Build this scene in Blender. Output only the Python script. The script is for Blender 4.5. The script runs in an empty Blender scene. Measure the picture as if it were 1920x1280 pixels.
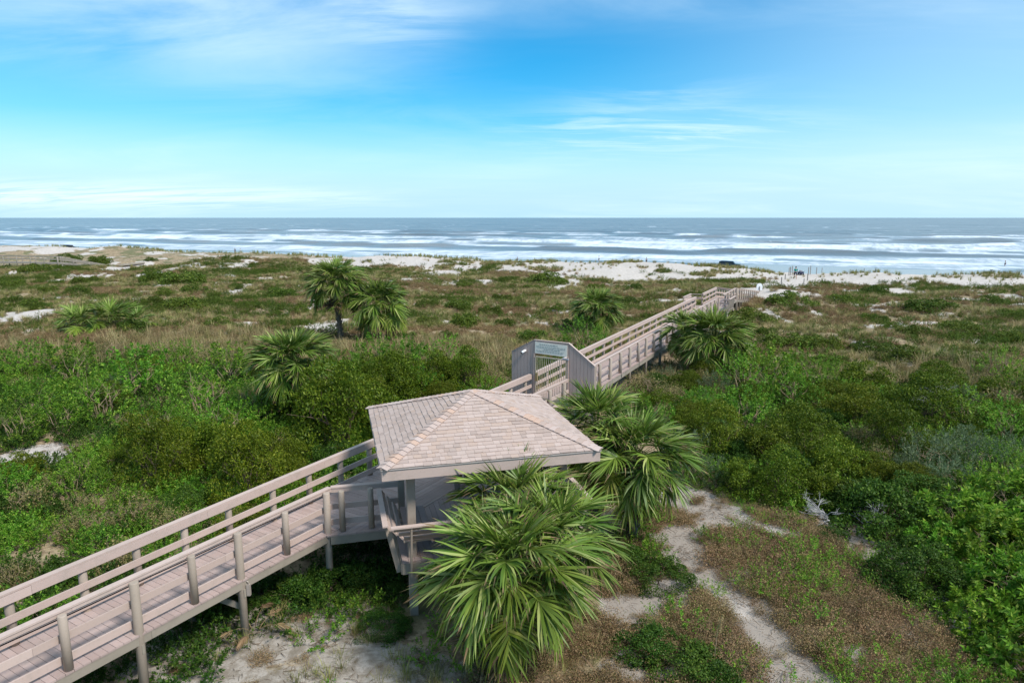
import bpy, bmesh, math, random
import numpy as np
from mathutils import Vector, Matrix

S = bpy.context.scene
COL = S.collection
random.seed(7)
RNG = np.random.default_rng(11)
R = math.radians

# ------------------------------------------------------------------ camera, world, sun, exposure
CAM_H = 9.0
PITCH = math.atan(232 / 1280.0)
cam_d = bpy.data.cameras.new('camera')
cam_d.sensor_width = 36.0
cam_d.lens = 24.0
cam_d.clip_start = 0.1
cam_d.clip_end = 60000
cam = bpy.data.objects.new('camera', cam_d)
COL.objects.link(cam)
cam.location = (0, 0, CAM_H)
cam.rotation_euler = (math.pi / 2 - PITCH, 0, 0)
S.camera = cam

S.view_settings.view_transform = 'Standard'
S.view_settings.look = 'None'
S.view_settings.gamma = 1
S.view_settings.exposure = 1.2
S.view_settings.use_curve_mapping = False

SUN_DIR = Vector((0.51, -0.40, 0.76)).normalized()      # towards the sun
sun_el = math.asin(SUN_DIR.z)
sun_az = math.atan2(SUN_DIR.x, SUN_DIR.y)
sd = bpy.data.lights.new('sun', 'SUN')
sd.energy = 2.25
sd.angle = R(12)
sd.color = (1.0, 0.95, 0.88)
sun = bpy.data.objects.new('sun', sd)
COL.objects.link(sun)
sun.rotation_euler = SUN_DIR.to_track_quat('Z', 'Y').to_euler()


class NT:
    """tiny helper for node trees"""
    def __init__(self, tree):
        self.t = tree; self.n = tree.nodes; self.l = tree.links

    def add(self, typ, **kw):
        nd = self.n.new(typ)
        for k, v in kw.items():
            setattr(nd, k, v)
        return nd

    def put(self, sock, v):
        if isinstance(v, bpy.types.NodeSocket):
            self.l.new(v, sock)
        elif v is not None:
            sock.default_value = v

    def m(self, op, a, b=None, c=None, clamp=False):
        nd = self.n.new('ShaderNodeMath'); nd.operation = op; nd.use_clamp = clamp
        self.put(nd.inputs[0], a)
        if b is not None: self.put(nd.inputs[1], b)
        if c is not None: self.put(nd.inputs[2], c)
        return nd.outputs[0]

    def step(self, x, lo, hi, a=0.0, b=1.0):
        nd = self.n.new('ShaderNodeMapRange'); nd.interpolation_type = 'SMOOTHSTEP'
        self.put(nd.inputs['Value'], x)
        nd.inputs['From Min'].default_value = lo; nd.inputs['From Max'].default_value = hi
        nd.inputs['To Min'].default_value = a; nd.inputs['To Max'].default_value = b
        return nd.outputs[0]

    def mix(self, f, a, b):
        nd = self.n.new('ShaderNodeMix'); nd.data_type = 'RGBA'
        self.put(nd.inputs[0], f); self.put(nd.inputs[6], self.c4(a)); self.put(nd.inputs[7], self.c4(b))
        return nd.outputs[2]

    @staticmethod
    def c4(c):
        return (*c, 1.0) if isinstance(c, tuple) and len(c) == 3 else c

    def noise(self, vec, scale, detail=4, rough=0.55, dist=0.0):
        nd = self.n.new('ShaderNodeTexNoise')
        if vec is not None: self.l.new(vec, nd.inputs['Vector'])
        nd.inputs['Scale'].default_value = scale; nd.inputs['Detail'].default_value = detail
        nd.inputs['Roughness'].default_value = rough; nd.inputs['Distortion'].default_value = dist
        return nd.outputs[0]

    def mapping(self, vec, scale=(1, 1, 1), rot=(0, 0, 0), loc=(0, 0, 0)):
        nd = self.n.new('ShaderNodeMapping')
        self.l.new(vec, nd.inputs['Vector'])
        nd.inputs['Scale'].default_value = scale; nd.inputs['Rotation'].default_value = rot; nd.inputs['Location'].default_value = loc
        return nd.outputs[0]


def build_world():
    w = bpy.data.worlds.new('World'); S.world = w
    w.use_nodes = True
    w.node_tree.nodes.clear()
    t = NT(w.node_tree)
    sky = t.add('ShaderNodeTexSky'); sky.sky_type = 'NISHITA'
    sky.sun_disc = False; sky.sun_elevation = sun_el; sky.sun_rotation = sun_az
    sky.air_density = 1.0; sky.dust_density = 0.2; sky.ozone_density = 3.0; sky.altitude = 0
    hs = t.add('ShaderNodeHueSaturation')
    hs.inputs['Hue'].default_value = 0.492
    hs.inputs['Saturation'].default_value = 2.0
    hs.inputs['Value'].default_value = 0.93
    t.l.new(sky.outputs[0], hs.inputs['Color'])
    tc = t.add('ShaderNodeTexCoord')
    d = tc.outputs['Generated']
    sp = t.add('ShaderNodeSeparateXYZ'); t.l.new(d, sp.inputs[0])
    x, y, z = sp.outputs
    zc = t.m('MAXIMUM', z, 0.0)
    den = t.m('ADD', zc, 0.12)
    u = t.m('DIVIDE', x, den); v = t.m('DIVIDE', y, den)
    cb = t.add('ShaderNodeCombineXYZ'); t.l.new(u, cb.inputs[0]); t.l.new(v, cb.inputs[1])
    # wispy high cloud: long fibres running across the sky
    n1 = t.noise(t.mapping(cb.outputs[0], (0.55, 1.1, 1), (0, 0, R(24)), (3.1, 0.4, 0)), 1.0, 9, 0.62, 0.9)
    n2 = t.noise(t.mapping(cb.outputs[0], (0.22, 0.4, 1), (0, 0, R(-14)), (7.0, 2.0, 0)), 1.0, 5, 0.55, 0.5)
    n3 = t.noise(t.mapping(cb.outputs[0], (1.2, 5.0, 1), (0, 0, R(18)), (1.0, 5.0, 0)), 1.0, 8, 0.65, 0.6)

    def blob(x0, z0, sx, sz):
        a = t.m('POWER', t.m('DIVIDE', t.m('SUBTRACT', x, x0), sx), 2.0)
        b = t.m('POWER', t.m('DIVIDE', t.m('SUBTRACT', z, z0), sz), 2.0)
        return t.m('EXPONENT', t.m('MULTIPLY', t.m('ADD', a, b), -1.0))
    veil = t.m('MULTIPLY', t.step(n2, 0.38, 0.72), t.step(n1, 0.3, 0.75))
    veil = t.m('MULTIPLY', veil, 0.5)
    big = t.m('MULTIPLY', blob(-0.34, 0.225, 0.20, 0.075), t.step(n1, 0.24, 0.74))
    big = t.m('MULTIPLY', big, 0.48)
    arm = t.m('MULTIPLY', blob(-0.17, 0.26, 0.09, 0.035), t.m('MULTIPLY', t.step(n3, 0.34, 0.7), 0.55))
    streak = t.m('MULTIPLY', blob(0.20, 0.118, 0.16, 0.028), t.step(n3, 0.42, 0.66))
    streak = t.m('MULTIPLY', streak, 0.6)
    wisps = t.m('MULTIPLY', blob(0.20, 0.17, 0.10, 0.02), t.m('MULTIPLY', t.step(n1, 0.35, 0.7), 0.8))
    band = t.m('MULTIPLY', blob(-0.52, 0.026, 0.25, 0.014), t.step(n3, 0.36, 0.6))
    band = t.m('MULTIPLY', band, 1.0)
    haze_r = t.m('MULTIPLY', blob(0.62, 0.20, 0.36, 0.20), 0.36)
    haze_l = t.m('MULTIPLY', blob(-0.55, 0.24, 0.32, 0.18), 0.14)
    low = t.m('MULTIPLY', t.m('POWER', t.step(z, 0.0, 0.30, 1.0, 0.0), 2.3), 0.96)
    tot = veil
    thin = t.m('MULTIPLY', t.step(z, 0.30, 0.75), t.m('ADD', 0.42, t.m('MULTIPLY', t.step(n2, 0.3, 0.7), 0.4)))
    for k in (thin, big, arm, streak, wisps, band, haze_r, haze_l):
        # screen the layers together
        tot = t.m('SUBTRACT', t.m('ADD', tot, k), t.m('MULTIPLY', tot, k))
    tot = t.m('MINIMUM', tot, 0.9)
    col = t.mix(low, hs.outputs[0], (2.9, 4.7, 5.9))
    col = t.mix(tot, col, (5.3, 6.5, 7.1))
    bg = t.add('ShaderNodeBackground'); bg.inputs['Strength'].default_value = 0.078
    t.l.new(col, bg.inputs['Color'])
    out = t.add('ShaderNodeOutputWorld'); t.l.new(bg.outputs[0], out.inputs['Surface'])


build_world()

# ------------------------------------------------------------------ measuring: a photo pixel to a point at height z
_c, _s = math.cos(PITCH), math.sin(PITCH)


def at(px, py, z=0.0):
    u = (px - 960) / 1280.0; v = (py - 640) / 1280.0
    fw = _c - v * _s; dn = _s + v * _c
    k = (CAM_H - z) / dn
    return Vector((u * k, fw * k, z))


# ------------------------------------------------------------------ noise
def _hash(ix, iy, seed):
    h = (ix.astype(np.int64) * 374761393 + iy.astype(np.int64) * 668265263 + seed * 1442695041) & 0xFFFFFFFF
    h = ((h ^ (h >> 13)) * 1274126177) & 0xFFFFFFFF
    return ((h ^ (h >> 16)) & 0xFFFF) / 65535.0


def vnoise(x, y, seed=0):
    xi = np.floor(x); yi = np.floor(y)
    fx = x - xi; fy = y - yi
    fx = fx * fx * fx * (fx * (fx * 6 - 15) + 10); fy = fy * fy * fy * (fy * (fy * 6 - 15) + 10)
    a = _hash(xi, yi, seed); b = _hash(xi + 1, yi, seed); c = _hash(xi, yi + 1, seed); d = _hash(xi + 1, yi + 1, seed)
    return a + (b - a) * fx + (c - a) * fy + (a - b - c + d) * fx * fy


def fbm(x, y, seed=0, octv=4):
    s = 0; amp = 0.5; tot = 0
    for o in range(octv):
        s = s + amp * vnoise(x * 2 ** o + o * 17.3, y * 2 ** o - o * 9.1, seed + o * 31); tot += amp; amp *= 0.5
    return s / tot


def sstep(x, a, b):
    t = np.clip((x - a) / (b - a), 0, 1)
    return t * t * (3 - 2 * t)


# ------------------------------------------------------------------ mesh helpers
def mesh_np(name, V, F, mat=None, smooth=False, mat_idx=None, mats=None):
    me = bpy.data.meshes.new(name)
    V = np.asarray(V, np.float32); F = np.asarray(F, np.int32)
    k = F.shape[1]
    me.vertices.add(len(V)); me.vertices.foreach_set('co', V.ravel())
    me.loops.add(F.size); me.loops.foreach_set('vertex_index', F.ravel())
    me.polygons.add(len(F)); me.polygons.foreach_set('loop_start', np.arange(0, F.size, k, dtype=np.int32))
    for m_ in (mats or ([mat] if mat else [])):
        me.materials.append(m_)
    if mat_idx is not None:
        me.polygons.foreach_set('material_index', np.asarray(mat_idx, np.int32))
    if smooth:
        me.polygons.foreach_set('use_smooth', np.ones(len(F), bool))
    me.update(calc_edges=True)
    return me


def put(name, me, parent=None, loc=None):
    o = bpy.data.objects.new(name, me)
    COL.objects.link(o)
    if parent is not None: o.parent = parent
    if loc is not None: o.location = loc
    return o


def tag(o, label=None, cat=None, group=None, kind=None):
    if label: o['label'] = label
    if cat: o['category'] = cat
    if group: o['group'] = group
    if kind: o['kind'] = kind
    return o


def empty(name, loc, label=None, cat=None, group=None):
    o = bpy.data.objects.new(name, None)
    COL.objects.link(o); o.location = loc; o.empty_display_size = 0.3
    return tag(o, label, cat, group)


class MB:
    """collects boxes, beams, tubes and prisms in world space, then links them as one mesh object"""
    def __init__(self):
        self.v = []; self.f = []

    def poly(self, pts, faces):
        b = len(self.v); self.v += [tuple(p) for p in pts]; self.f += [tuple(i + b for i in q) for q in faces]

    def beam(self, p0, p1, w, h, up=(0, 0, 1), off=0.0):
        """box from p0 to p1, w across, h along up; p0-p1 is the middle line"""
        p0 = Vector(p0); p1 = Vector(p1); d = (p1 - p0).normalized(); up = Vector(up)
        sd_ = d.cross(up).normalized(); up = sd_.cross(d).normalized()
        a = sd_ * (w / 2); b = up * (h / 2)
        P = [p0 - a - b, p0 + a - b, p0 + a + b, p0 - a + b, p1 - a - b, p1 + a - b, p1 + a + b, p1 - a + b]
        self.poly(P, [(3, 2, 1, 0), (4, 5, 6, 7), (0, 1, 5, 4), (1, 2, 6, 5), (2, 3, 7, 6), (3, 0, 4, 7)])
        return self

    def box(self, c, s):
        c = Vector(c)
        return self.beam(c - Vector((s[0] / 2, 0, 0)), c + Vector((s[0] / 2, 0, 0)), s[1], s[2])

    def tube(self, pts, rad, n=8, caps=True):
        pts = [Vector(p) for p in pts]
        rs = rad if isinstance(rad, (list, tuple)) else [rad] * len(pts)
        rings = []
        for i, p in enumerate(pts):
            d = (pts[min(i + 1, len(pts) - 1)] - pts[max(i - 1, 0)]).normalized()
            ref = Vector((0, 0, 1)) if abs(d.z) < 0.9 else Vector((1, 0, 0))
            a = d.cross(ref).normalized(); b = d.cross(a).normalized()
            rings.append([p + (a * math.cos(2 * math.pi * k / n) + b * math.sin(2 * math.pi * k / n)) * rs[i] for k in range(n)])
        P = [q for r in rings for q in r]; F = []
        for i in range(len(pts) - 1):
            for k in range(n):
                F.append((i * n + k, i * n + (k + 1) % n, (i + 1) * n + (k + 1) % n, (i + 1) * n + k))
        if caps:
            F.append(tuple(range(n))[::-1]); F.append(tuple((len(pts) - 1) * n + k for k in range(n)))
        self.poly(P, F)
        return self

    def prism(self, pts, ext):
        """polygon pts (3D, planar) extruded by vector ext"""
        pts = [Vector(p) for p in pts]; e = Vector(ext); n = len(pts)
        self.poly(pts + [p + e for p in pts],
                  [tuple(range(n)), tuple(range(2 * n - 1, n - 1, -1))] + [(i, n + i, n + (i + 1) % n, (i + 1) % n) for i in range(n)])
        return self

    def mesh(self, name, mat, origin=(0, 0, 0), smooth=False):
        o = Vector(origin)
        me = bpy.data.meshes.new(name)
        me.from_pydata([tuple(Vector(p) - o) for p in self.v], [], self.f)
        bm = bmesh.new(); bm.from_mesh(me); bmesh.ops.recalc_face_normals(bm, faces=bm.faces); bm.to_mesh(me); bm.free()
        if mat: me.materials.append(mat)
        if smooth:
            for p in me.polygons: p.use_smooth = len(p.vertices) == 4
        return me

    def build(self, name, mat, parent=None, smooth=False):
        wo = Vector((0, 0, 0)); q = parent
        while q is not None:
            wo += q.location; q = q.parent
        return put(name, self.mesh(name, mat, wo, smooth), parent)


def rbox_mesh(name, mat, sx, sy, sz, bev):
    bm = bmesh.new(); bmesh.ops.create_cube(bm, size=1)
    bmesh.ops.scale(bm, vec=(sx, sy, sz), verts=bm.verts)
    bmesh.ops.bevel(bm, geom=bm.edges[:], offset=bev, segments=1, affect='EDGES')
    me = bpy.data.meshes.new(name); bm.to_mesh(me); bm.free(); me.materials.append(mat)
    return me


def inpoly(x, y, poly):
    x = np.asarray(x); y = np.asarray(y); r = np.zeros(x.shape, bool); n = len(poly)
    for i in range(n):
        x0, y0 = poly[i][0], poly[i][1]; x1, y1 = poly[(i + 1) % n][0], poly[(i + 1) % n][1]
        c = ((y0 > y) != (y1 > y)) & (x < (x1 - x0) * (y - y0) / (y1 - y0 + 1e-12) + x0)
        r ^= c
    return r


# ------------------------------------------------------------------ materials
def mat_new(name):
    m = bpy.data.materials.new(name); m.use_nodes = True
    m.node_tree.nodes.clear()
    t = NT(m.node_tree)
    out = t.add('ShaderNodeOutputMaterial')
    return m, t, out


def principled(t, out, col, rough=0.7, spec=0.3, bump=None, bstr=0.2, bdist=0.01, metal=0.0):
    p = t.add('ShaderNodeBsdfPrincipled')
    t.put(p.inputs['Base Color'], t.c4(col)); t.put(p.inputs['Roughness'], rough)
    p.inputs['Specular IOR Level'].default_value = spec; p.inputs['Metallic'].default_value = metal
    if bump is not None:
        b = t.add('ShaderNodeBump'); b.inputs['Strength'].default_value = bstr; b.inputs['Distance'].default_value = bdist
        t.l.new(bump, b.inputs['Height']); t.l.new(b.outputs[0], p.inputs['Normal'])
    t.l.new(p.outputs[0], out.inputs['Surface'])
    return p


def wood_mat(name, c_lo, c_hi, worn=(0.30, 0.25, 0.205), wornamt=0.5, rough=0.65):
    """painted, weathered timber: tone differs board by board, with streaks, scuffs and grain"""
    m, t, out = mat_new(name)
    oi = t.add('ShaderNodeObjectInfo'); tc = t.add('ShaderNodeTexCoord')
    g = tc.outputs['Object']
    base = t.mix(oi.outputs['Random'], c_lo, c_hi)
    n = t.noise(g, 2.3, 6, 0.65)
    n2 = t.noise(g, 24.0, 4, 0.7)
    base = t.mix(t.m('MULTIPLY', t.step(n, 0.45, 0.75), wornamt), base, worn)
    base = t.mix(t.m('MULTIPLY', t.step(n2, 0.5, 0.85), 0.35), base, tuple(c * 0.62 for c in c_lo))
    principled(t, out, base, rough, 0.25, n2, 0.25, 0.01)
    return m


M_RAIL = wood_mat('painted_rail_wood', (0.41, 0.312, 0.268), (0.48, 0.372, 0.325))
M_DECK = wood_mat('painted_deck_wood', (0.315, 0.235, 0.21), (0.40, 0.305, 0.275), (0.24, 0.20, 0.175), 0.5)
M_POST = wood_mat('painted_post_wood', (0.30, 0.245, 0.195), (0.37, 0.30, 0.245), (0.22, 0.18, 0.14), 0.5)
M_BEAM = wood_mat('weathered_beam_wood', (0.25, 0.215, 0.17), (0.31, 0.27, 0.22), (0.17, 0.15, 0.12), 0.5)
M_WALL = wood_mat('painted_wall_board', (0.43, 0.325, 0.285), (0.47, 0.355, 0.31), (0.26, 0.22, 0.20), 0.25)
M_GREYW = wood_mat('bare_grey_wood', (0.20, 0.18, 0.16), (0.34, 0.31, 0.28), (0.14, 0.12, 0.10), 0.5)


def shingle_mat(name, dark, lo, hi, tint):
    m, t, out = mat_new(name)
    oi = t.add('ShaderNodeObjectInfo'); ge = t.add('ShaderNodeNewGeometry'); tc = t.add('ShaderNodeTexCoord')
    r = t.m('FRACT', t.m('ADD', oi.outputs['Random'], ge.outputs['Random Per Island']))
    base = t.mix(r, lo, hi)
    base = t.mix(t.m('GREATER_THAN', t.m('FRACT', t.m('MULTIPLY', r, 7.31)), 0.84), base, tint)
    base = t.mix(t.m('MULTIPLY', t.m('GREATER_THAN', t.m('FRACT', t.m('MULTIPLY', r, 3.77)), 0.8), 0.6), base, dark)
    n = t.noise(tc.outputs['Object'], 160, 3, 0.7); n2 = t.noise(tc.outputs['Object'], 1.1, 4, 0.6)
    base = t.mix(t.m('MULTIPLY', t.step(n, 0.4, 0.8), 0.35), base, dark)
    base = t.mix(t.m('MULTIPLY', t.step(n2, 0.5, 0.75), 0.25), base, (0.30, 0.25, 0.22))
    principled(t, out, base, 0.9, 0.15, n, 0.5, 0.004)
    return m


M_SHING = shingle_mat('asphalt_shingle', (0.29, 0.225, 0.195), (0.375, 0.29, 0.25), (0.43, 0.34, 0.30), (0.385, 0.29, 0.24))
M_HIP = shingle_mat('hip_cap_shingle', (0.32, 0.235, 0.19), (0.41, 0.315, 0.275), (0.45, 0.365, 0.33), (0.45, 0.315, 0.245))


def plain(name, col, rough=0.6, spec=0.3, metal=0.0, var=0.15):
    m, t, out = mat_new(name)
    tc = t.add('ShaderNodeTexCoord'); oi = t.add('ShaderNodeObjectInfo')
    n = t.noise(tc.outputs['Object'], 6.0, 5, 0.6)
    f = t.m('MULTIPLY', t.step(n, 0.35, 0.75), var * 2)
    base = t.mix(f, col, tuple(c * 0.6 for c in col))
    principled(t, out, base, rough, spec, n, 0.1, 0.01, metal)
    return m


M_CONDUIT = plain('grey_conduit', (0.36, 0.37, 0.40), 0.4)
M_GATE = plain('beige_gate_metal', (0.48, 0.40, 0.29), 0.45)
M_LOCK = plain('brass_lock', (0.25, 0.19, 0.09), 0.4)
M_SIGN = plain('pale_sign_board', (0.78, 0.74, 0.64), 0.85, 0.1, var=0.05)
M_PRINT = plain('faded_sign_print', (0.33, 0.36, 0.33), 0.8, 0.1)
M_WHITE = plain('white_plastic', (0.8, 0.8, 0.8), 0.35)
M_BLACK = plain('black_plastic', (0.02, 0.02, 0.022), 0.4)
M_BOX = plain('grey_box_plastic', (0.33, 0.28, 0.24), 0.5)
M_DEAD = plain('dead_branch_wood', (0.36, 0.35, 0.34), 0.9, var=0.4)
M_STEM = plain('shrub_stem_bark', (0.14, 0.10, 0.065), 0.9, var=0.4)
M_STEM_D = plain('pale_twig_bark', (0.30, 0.22, 0.14), 0.9, var=0.3)
M_BOOT = plain('palm_boot_bark', (0.20, 0.155, 0.105), 0.9, var=0.5)
M_TRUNK = plain('palm_trunk_bark', (0.17, 0.14, 0.105), 0.95, var=0.5)
M_SKIN = plain('skin', (0.40, 0.22, 0.15), 0.5, var=0.05)
M_HAIR = plain('dark_hair', (0.03, 0.02, 0.015), 0.6)
M_TEAL = plain('teal_shirt_cloth', (0.02, 0.22, 0.18), 0.8)
M_NAVY = plain('navy_cloth', (0.02, 0.025, 0.06), 0.8)
M_GREYC = plain('grey_cloth', (0.25, 0.25, 0.28), 0.8)
M_PINK = plain('pink_cloth', (0.6, 0.16, 0.2), 0.8)
M_CREAM = plain('pale_cloth', (0.6, 0.57, 0.54), 0.8)
M_TRUCK = plain('dark_blue_car_paint', (0.012, 0.035, 0.055), 0.25, 0.5, var=0.05)
M_GLASS = plain('dark_tinted_glass', (0.01, 0.014, 0.018), 0.08, 0.5, var=0.0)
M_TYRE = plain('tyre_rubber', (0.02, 0.02, 0.02), 0.8)
M_RIM = plain('silver_rim', (0.6, 0.6, 0.6), 0.35, 0.5, 0.6)


def leaf_mat(name, c1, c2, c3=None, trans=0.32, rough=0.5, spec=0.3):
    m, t, out = mat_new(name)
    ge = t.add('ShaderNodeNewGeometry'); oi = t.add('ShaderNodeObjectInfo')
    r = ge.outputs['Random Per Island']
    base = t.mix(r, c1, c2)
    if c3 is not None:
        base = t.mix(t.m('GREATER_THAN', t.m('FRACT', t.m('MULTIPLY', r, 13.7)), 0.86), base, c3)
    hs = t.add('ShaderNodeHueSaturation')
    t.put(hs.inputs['Hue'], t.m('ADD', t.m('MULTIPLY', oi.outputs['Random'], 0.03), 0.490))
    t.put(hs.inputs['Value'], t.m('ADD', t.m('MULTIPLY', t.m('FRACT', t.m('MULTIPLY', oi.outputs['Random'], 5.7)), 0.45), 0.78))
    t.l.new(base, hs.inputs['Color'])
    p = t.add('ShaderNodeBsdfPrincipled')
    t.l.new(hs.outputs[0], p.inputs['Base Color'])
    p.inputs['Roughness'].default_value = rough; p.inputs['Specular IOR Level'].default_value = spec * 0.6
    tr = t.add('ShaderNodeBsdfTranslucent'); t.l.new(hs.outputs[0], tr.inputs['Color'])
    mx = t.add('ShaderNodeMixShader'); mx.inputs[0].default_value = trans
    t.l.new(p.outputs[0], mx.inputs[1]); t.l.new(tr.outputs[0], mx.inputs[2])
    t.l.new(mx.outputs[0], out.inputs['Surface'])
    return m


L_OLIVE = leaf_mat('olive_leaf', (0.050, 0.086, 0.005), (0.128, 0.165, 0.010), (0.20, 0.23, 0.024))
L_BRIGHT = leaf_mat('bright_green_leaf', (0.066, 0.160, 0.010), (0.155, 0.285, 0.024), (0.26, 0.35, 0.05))
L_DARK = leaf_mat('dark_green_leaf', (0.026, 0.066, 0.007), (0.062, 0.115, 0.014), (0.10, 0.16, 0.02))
L_GREY = leaf_mat('grey_green_leaf', (0.085, 0.125, 0.060), (0.15, 0.20, 0.10), (0.19, 0.23, 0.12))
L_LOW = leaf_mat('dune_shrub_leaf', (0.048, 0.085, 0.009), (0.110, 0.155, 0.020), (0.15, 0.18, 0.03))
L_DRY = leaf_mat('dry_weed_leaf', (0.19, 0.115, 0.06), (0.32, 0.215, 0.115), (0.13, 0.13, 0.04), 0.15, 0.8)
L_TAN = leaf_mat('tan_grass_blade', (0.28, 0.215, 0.105), (0.45, 0.355, 0.185), (0.20, 0.195, 0.065), 0.2, 0.7)
L_GRASS = leaf_mat('dune_grass_blade', (0.145, 0.155, 0.038), (0.26, 0.245, 0.08), (0.36, 0.30, 0.14), 0.2, 0.6)
L_PALE = leaf_mat('yellowing_leaf', (0.16, 0.145, 0.05), (0.27, 0.22, 0.09), (0.10, 0.12, 0.03), 0.25)
L_PALM = leaf_mat('palm_blade', (0.080, 0.140, 0.016), (0.170, 0.235, 0.038), (0.29, 0.33, 0.10), 0.2, 0.42, 0.4)
L_PALM_Y = leaf_mat('palm_blade_older', (0.115, 0.18, 0.018), (0.22, 0.28, 0.038), (0.30, 0.32, 0.08), 0.25, 0.45, 0.4)
L_PALM_D = leaf_mat('palm_blade_dead', (0.16, 0.105, 0.055), (0.27, 0.185, 0.10), (0.10, 0.07, 0.04), 0.15, 0.8)
L_STALK = leaf_mat('palm_stalk', (0.10, 0.13, 0.03), (0.14, 0.16, 0.045), None, 0.05, 0.5)

# ------------------------------------------------------------------ the lie of the land
SEA_Z = -3.5
CU, CV = 0.40, 0.917                       # seaward direction on plan
AX_U = Vector((0.511, 0.8596, 0)); AX_N = Vector((-0.8596, 0.511, 0)); AX_P = Vector((-8.11, 9.81, 0))
AX2_U = Vector((0.453, 0.8915, 0)); AX2_N = Vector((-0.8915, 0.453, 0))
GZ_C = Vector((-0.99, 16.70, 0)); GZ_A = R(14.7)


def coast(x, y):
    return CU * x + CV * y - 117.0


BUMPS = [  # px, py of the base, radius, height
    (1400, 562, 7.0, 1.0), (1485, 572, 4.5, 0.7), (1600, 560, 6.0, 0.4), (1420, 540, 6.0, 0.5), (1330, 545, 7, 0.4),
    (430, 498, 7.5, 1.3), (330, 490, 6.0, 0.9), (215, 480, 8.0, 1.2), (60, 478, 9.0, 1.1), (560, 500, 6.0, 0.8), (700, 498, 9.0, 0.8),
    (1750, 690, 3.5, 0.5), (1650, 655, 4.5, 0.7), (1475, 640, 4.0, 0.6), (1740, 590, 5.0, 0.6), (1860, 520, 8, 0.5),
    (820, 505, 7, 0.6), (1130, 512, 8, 0.5), (190, 590, 5, 0.5), (60, 600, 5, 0.4),
]
_B = [(at(a, b).x, at(a, b).y, r_, h_) for a, b, r_, h_ in BUMPS]


def ground(x, y):
    x = np.asarray(x, float); y = np.asarray(y, float)
    s = coast(x, y)
    al = CV * x - CU * y
    far = sstep(y, 28, 60)
    z = (fbm(x / 11, y / 9, 3, 4) - 0.5) * (0.35 + 1.0 * far) + (fbm(x / 2.3, y / 2.3, 8, 3) - 0.5) * (0.12 + 0.22 * far)
    lft = sstep(-x, 25, 70)
    crest = (0.75 + 0.8 * fbm(al / 16, s / 30, 21, 3)) * (1 - 0.4 * sstep(x, 36, 48))
    path = np.exp(-((x - 47) / 7.0) ** 2)
    w = np.where(s < 0, 11.0, 6.0)
    z = z + crest * np.exp(-(s / w) ** 2) * (1 - 0.75 * path)
    z = z + lft * (fbm(x / 13, y / 9, 33, 3) - 0.42) * 1.9 * np.exp(-((s + 20) / 18) ** 2)
    z = z + (0.35 + 0.45 * sstep(x, 44, 66)) * np.exp(-((s + 25) / 6.0) ** 2) * sstep(x, 41, 52) * (0.75 + 0.5 * fbm(al / 9, s / 9, 5, 3))
    for bx, by, br, bh in _B:
        z = z + bh * np.exp(-((x - bx) ** 2 + (y - by) ** 2) / br ** 2)
    z = z * (1 - 0.85 * np.exp(-((x - 39) / 8.0) ** 2 - ((y - 92) / 15.0) ** 2))
    k = sstep(s, 3, 24)
    beach = -2.75 - 0.75 * sstep(s, 22, 78) - 1.6 * sstep(s, 78, 150) + (fbm(al / 30, s / 14, 44, 3) - 0.5) * 0.10
    z = z * (1 - k) + beach * k
    near = sstep(np.hypot(x, y), 9, 22)
    return z * (0.35 + 0.65 * near)


def gz(x, y):
    return float(ground(np.array([x]), np.array([y]))[0])


def on_ground(px, py):
    """point of the land seen at a photo pixel"""
    p = at(px, py, 0.0)
    for _ in range(12):
        p = at(px, py, gz(p.x, p.y))
    return p


# bare sand seen between the plants: px, py, half width px, half height px
SAND = [(62, 852, 75, 26), (10, 868, 40, 20), (165, 838, 30, 10), (62, 597, 60, 13), (120, 590, 40, 8), (55, 512, 45, 5), (160, 520, 45, 4), (240, 502, 35, 5),
        (300, 512, 22, 5), (235, 510, 30, 4), (320, 507, 20, 4), (385, 560, 30, 4), (440, 545, 20, 4), (430, 530, 20, 3), (180, 497, 15, 4),
        (1045, 537, 17, 6), (1077, 528, 6, 5), (910, 530, 12, 4), (1040, 580, 25, 4), (1265, 540, 20, 4), (1420, 566, 26, 11), (1440, 592, 9, 16), (1450, 615, 8, 8),
        (1508, 546, 13, 7), (1530, 592, 12, 6), (1585, 562, 15, 4), (1660, 562, 25, 6), (1612, 660, 20, 8), (1670, 674, 25, 8), (1690, 690, 18, 8), (1820, 647, 22, 6),
        (1860, 558, 30, 7), (1900, 575, 25, 7), (1790, 580, 25, 8), (1690, 548, 25, 5), (1740, 613, 25, 5), (1855, 640, 10, 4), (1075, 645, 20, 4), (1060, 692, 15, 5),
        (1855, 680, 30, 5), (1840, 568, 30, 6), (1650, 590, 20, 4)]
PATHS = [([(1452, 556), (1470, 540), (1490, 524), (1503, 512)], 3.2), ([(1490, 530), (1540, 526), (1600, 520)], 2.2), ([(1275, 925), (1310, 950), (1345, 968)], 0.75), ([(1280, 1000), (1300, 1035), (1325, 1075), (1370, 1115), (1410, 1155), (1440, 1195), (1475, 1235), (1500, 1262)], 0.62),
         ([(1190, 1145), (1240, 1115), (1320, 1085)], 0.62), ([(1560, 990), (1620, 1035), (1680, 1060)], 0.5), ([(1800, 1130), (1860, 1190), (1910, 1260)], 0.7), ([(1200, 1240), (1220, 1290)], 0.5),
         ([(1345, 968), (1420, 985), (1500, 1000)], 0.3)]
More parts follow.
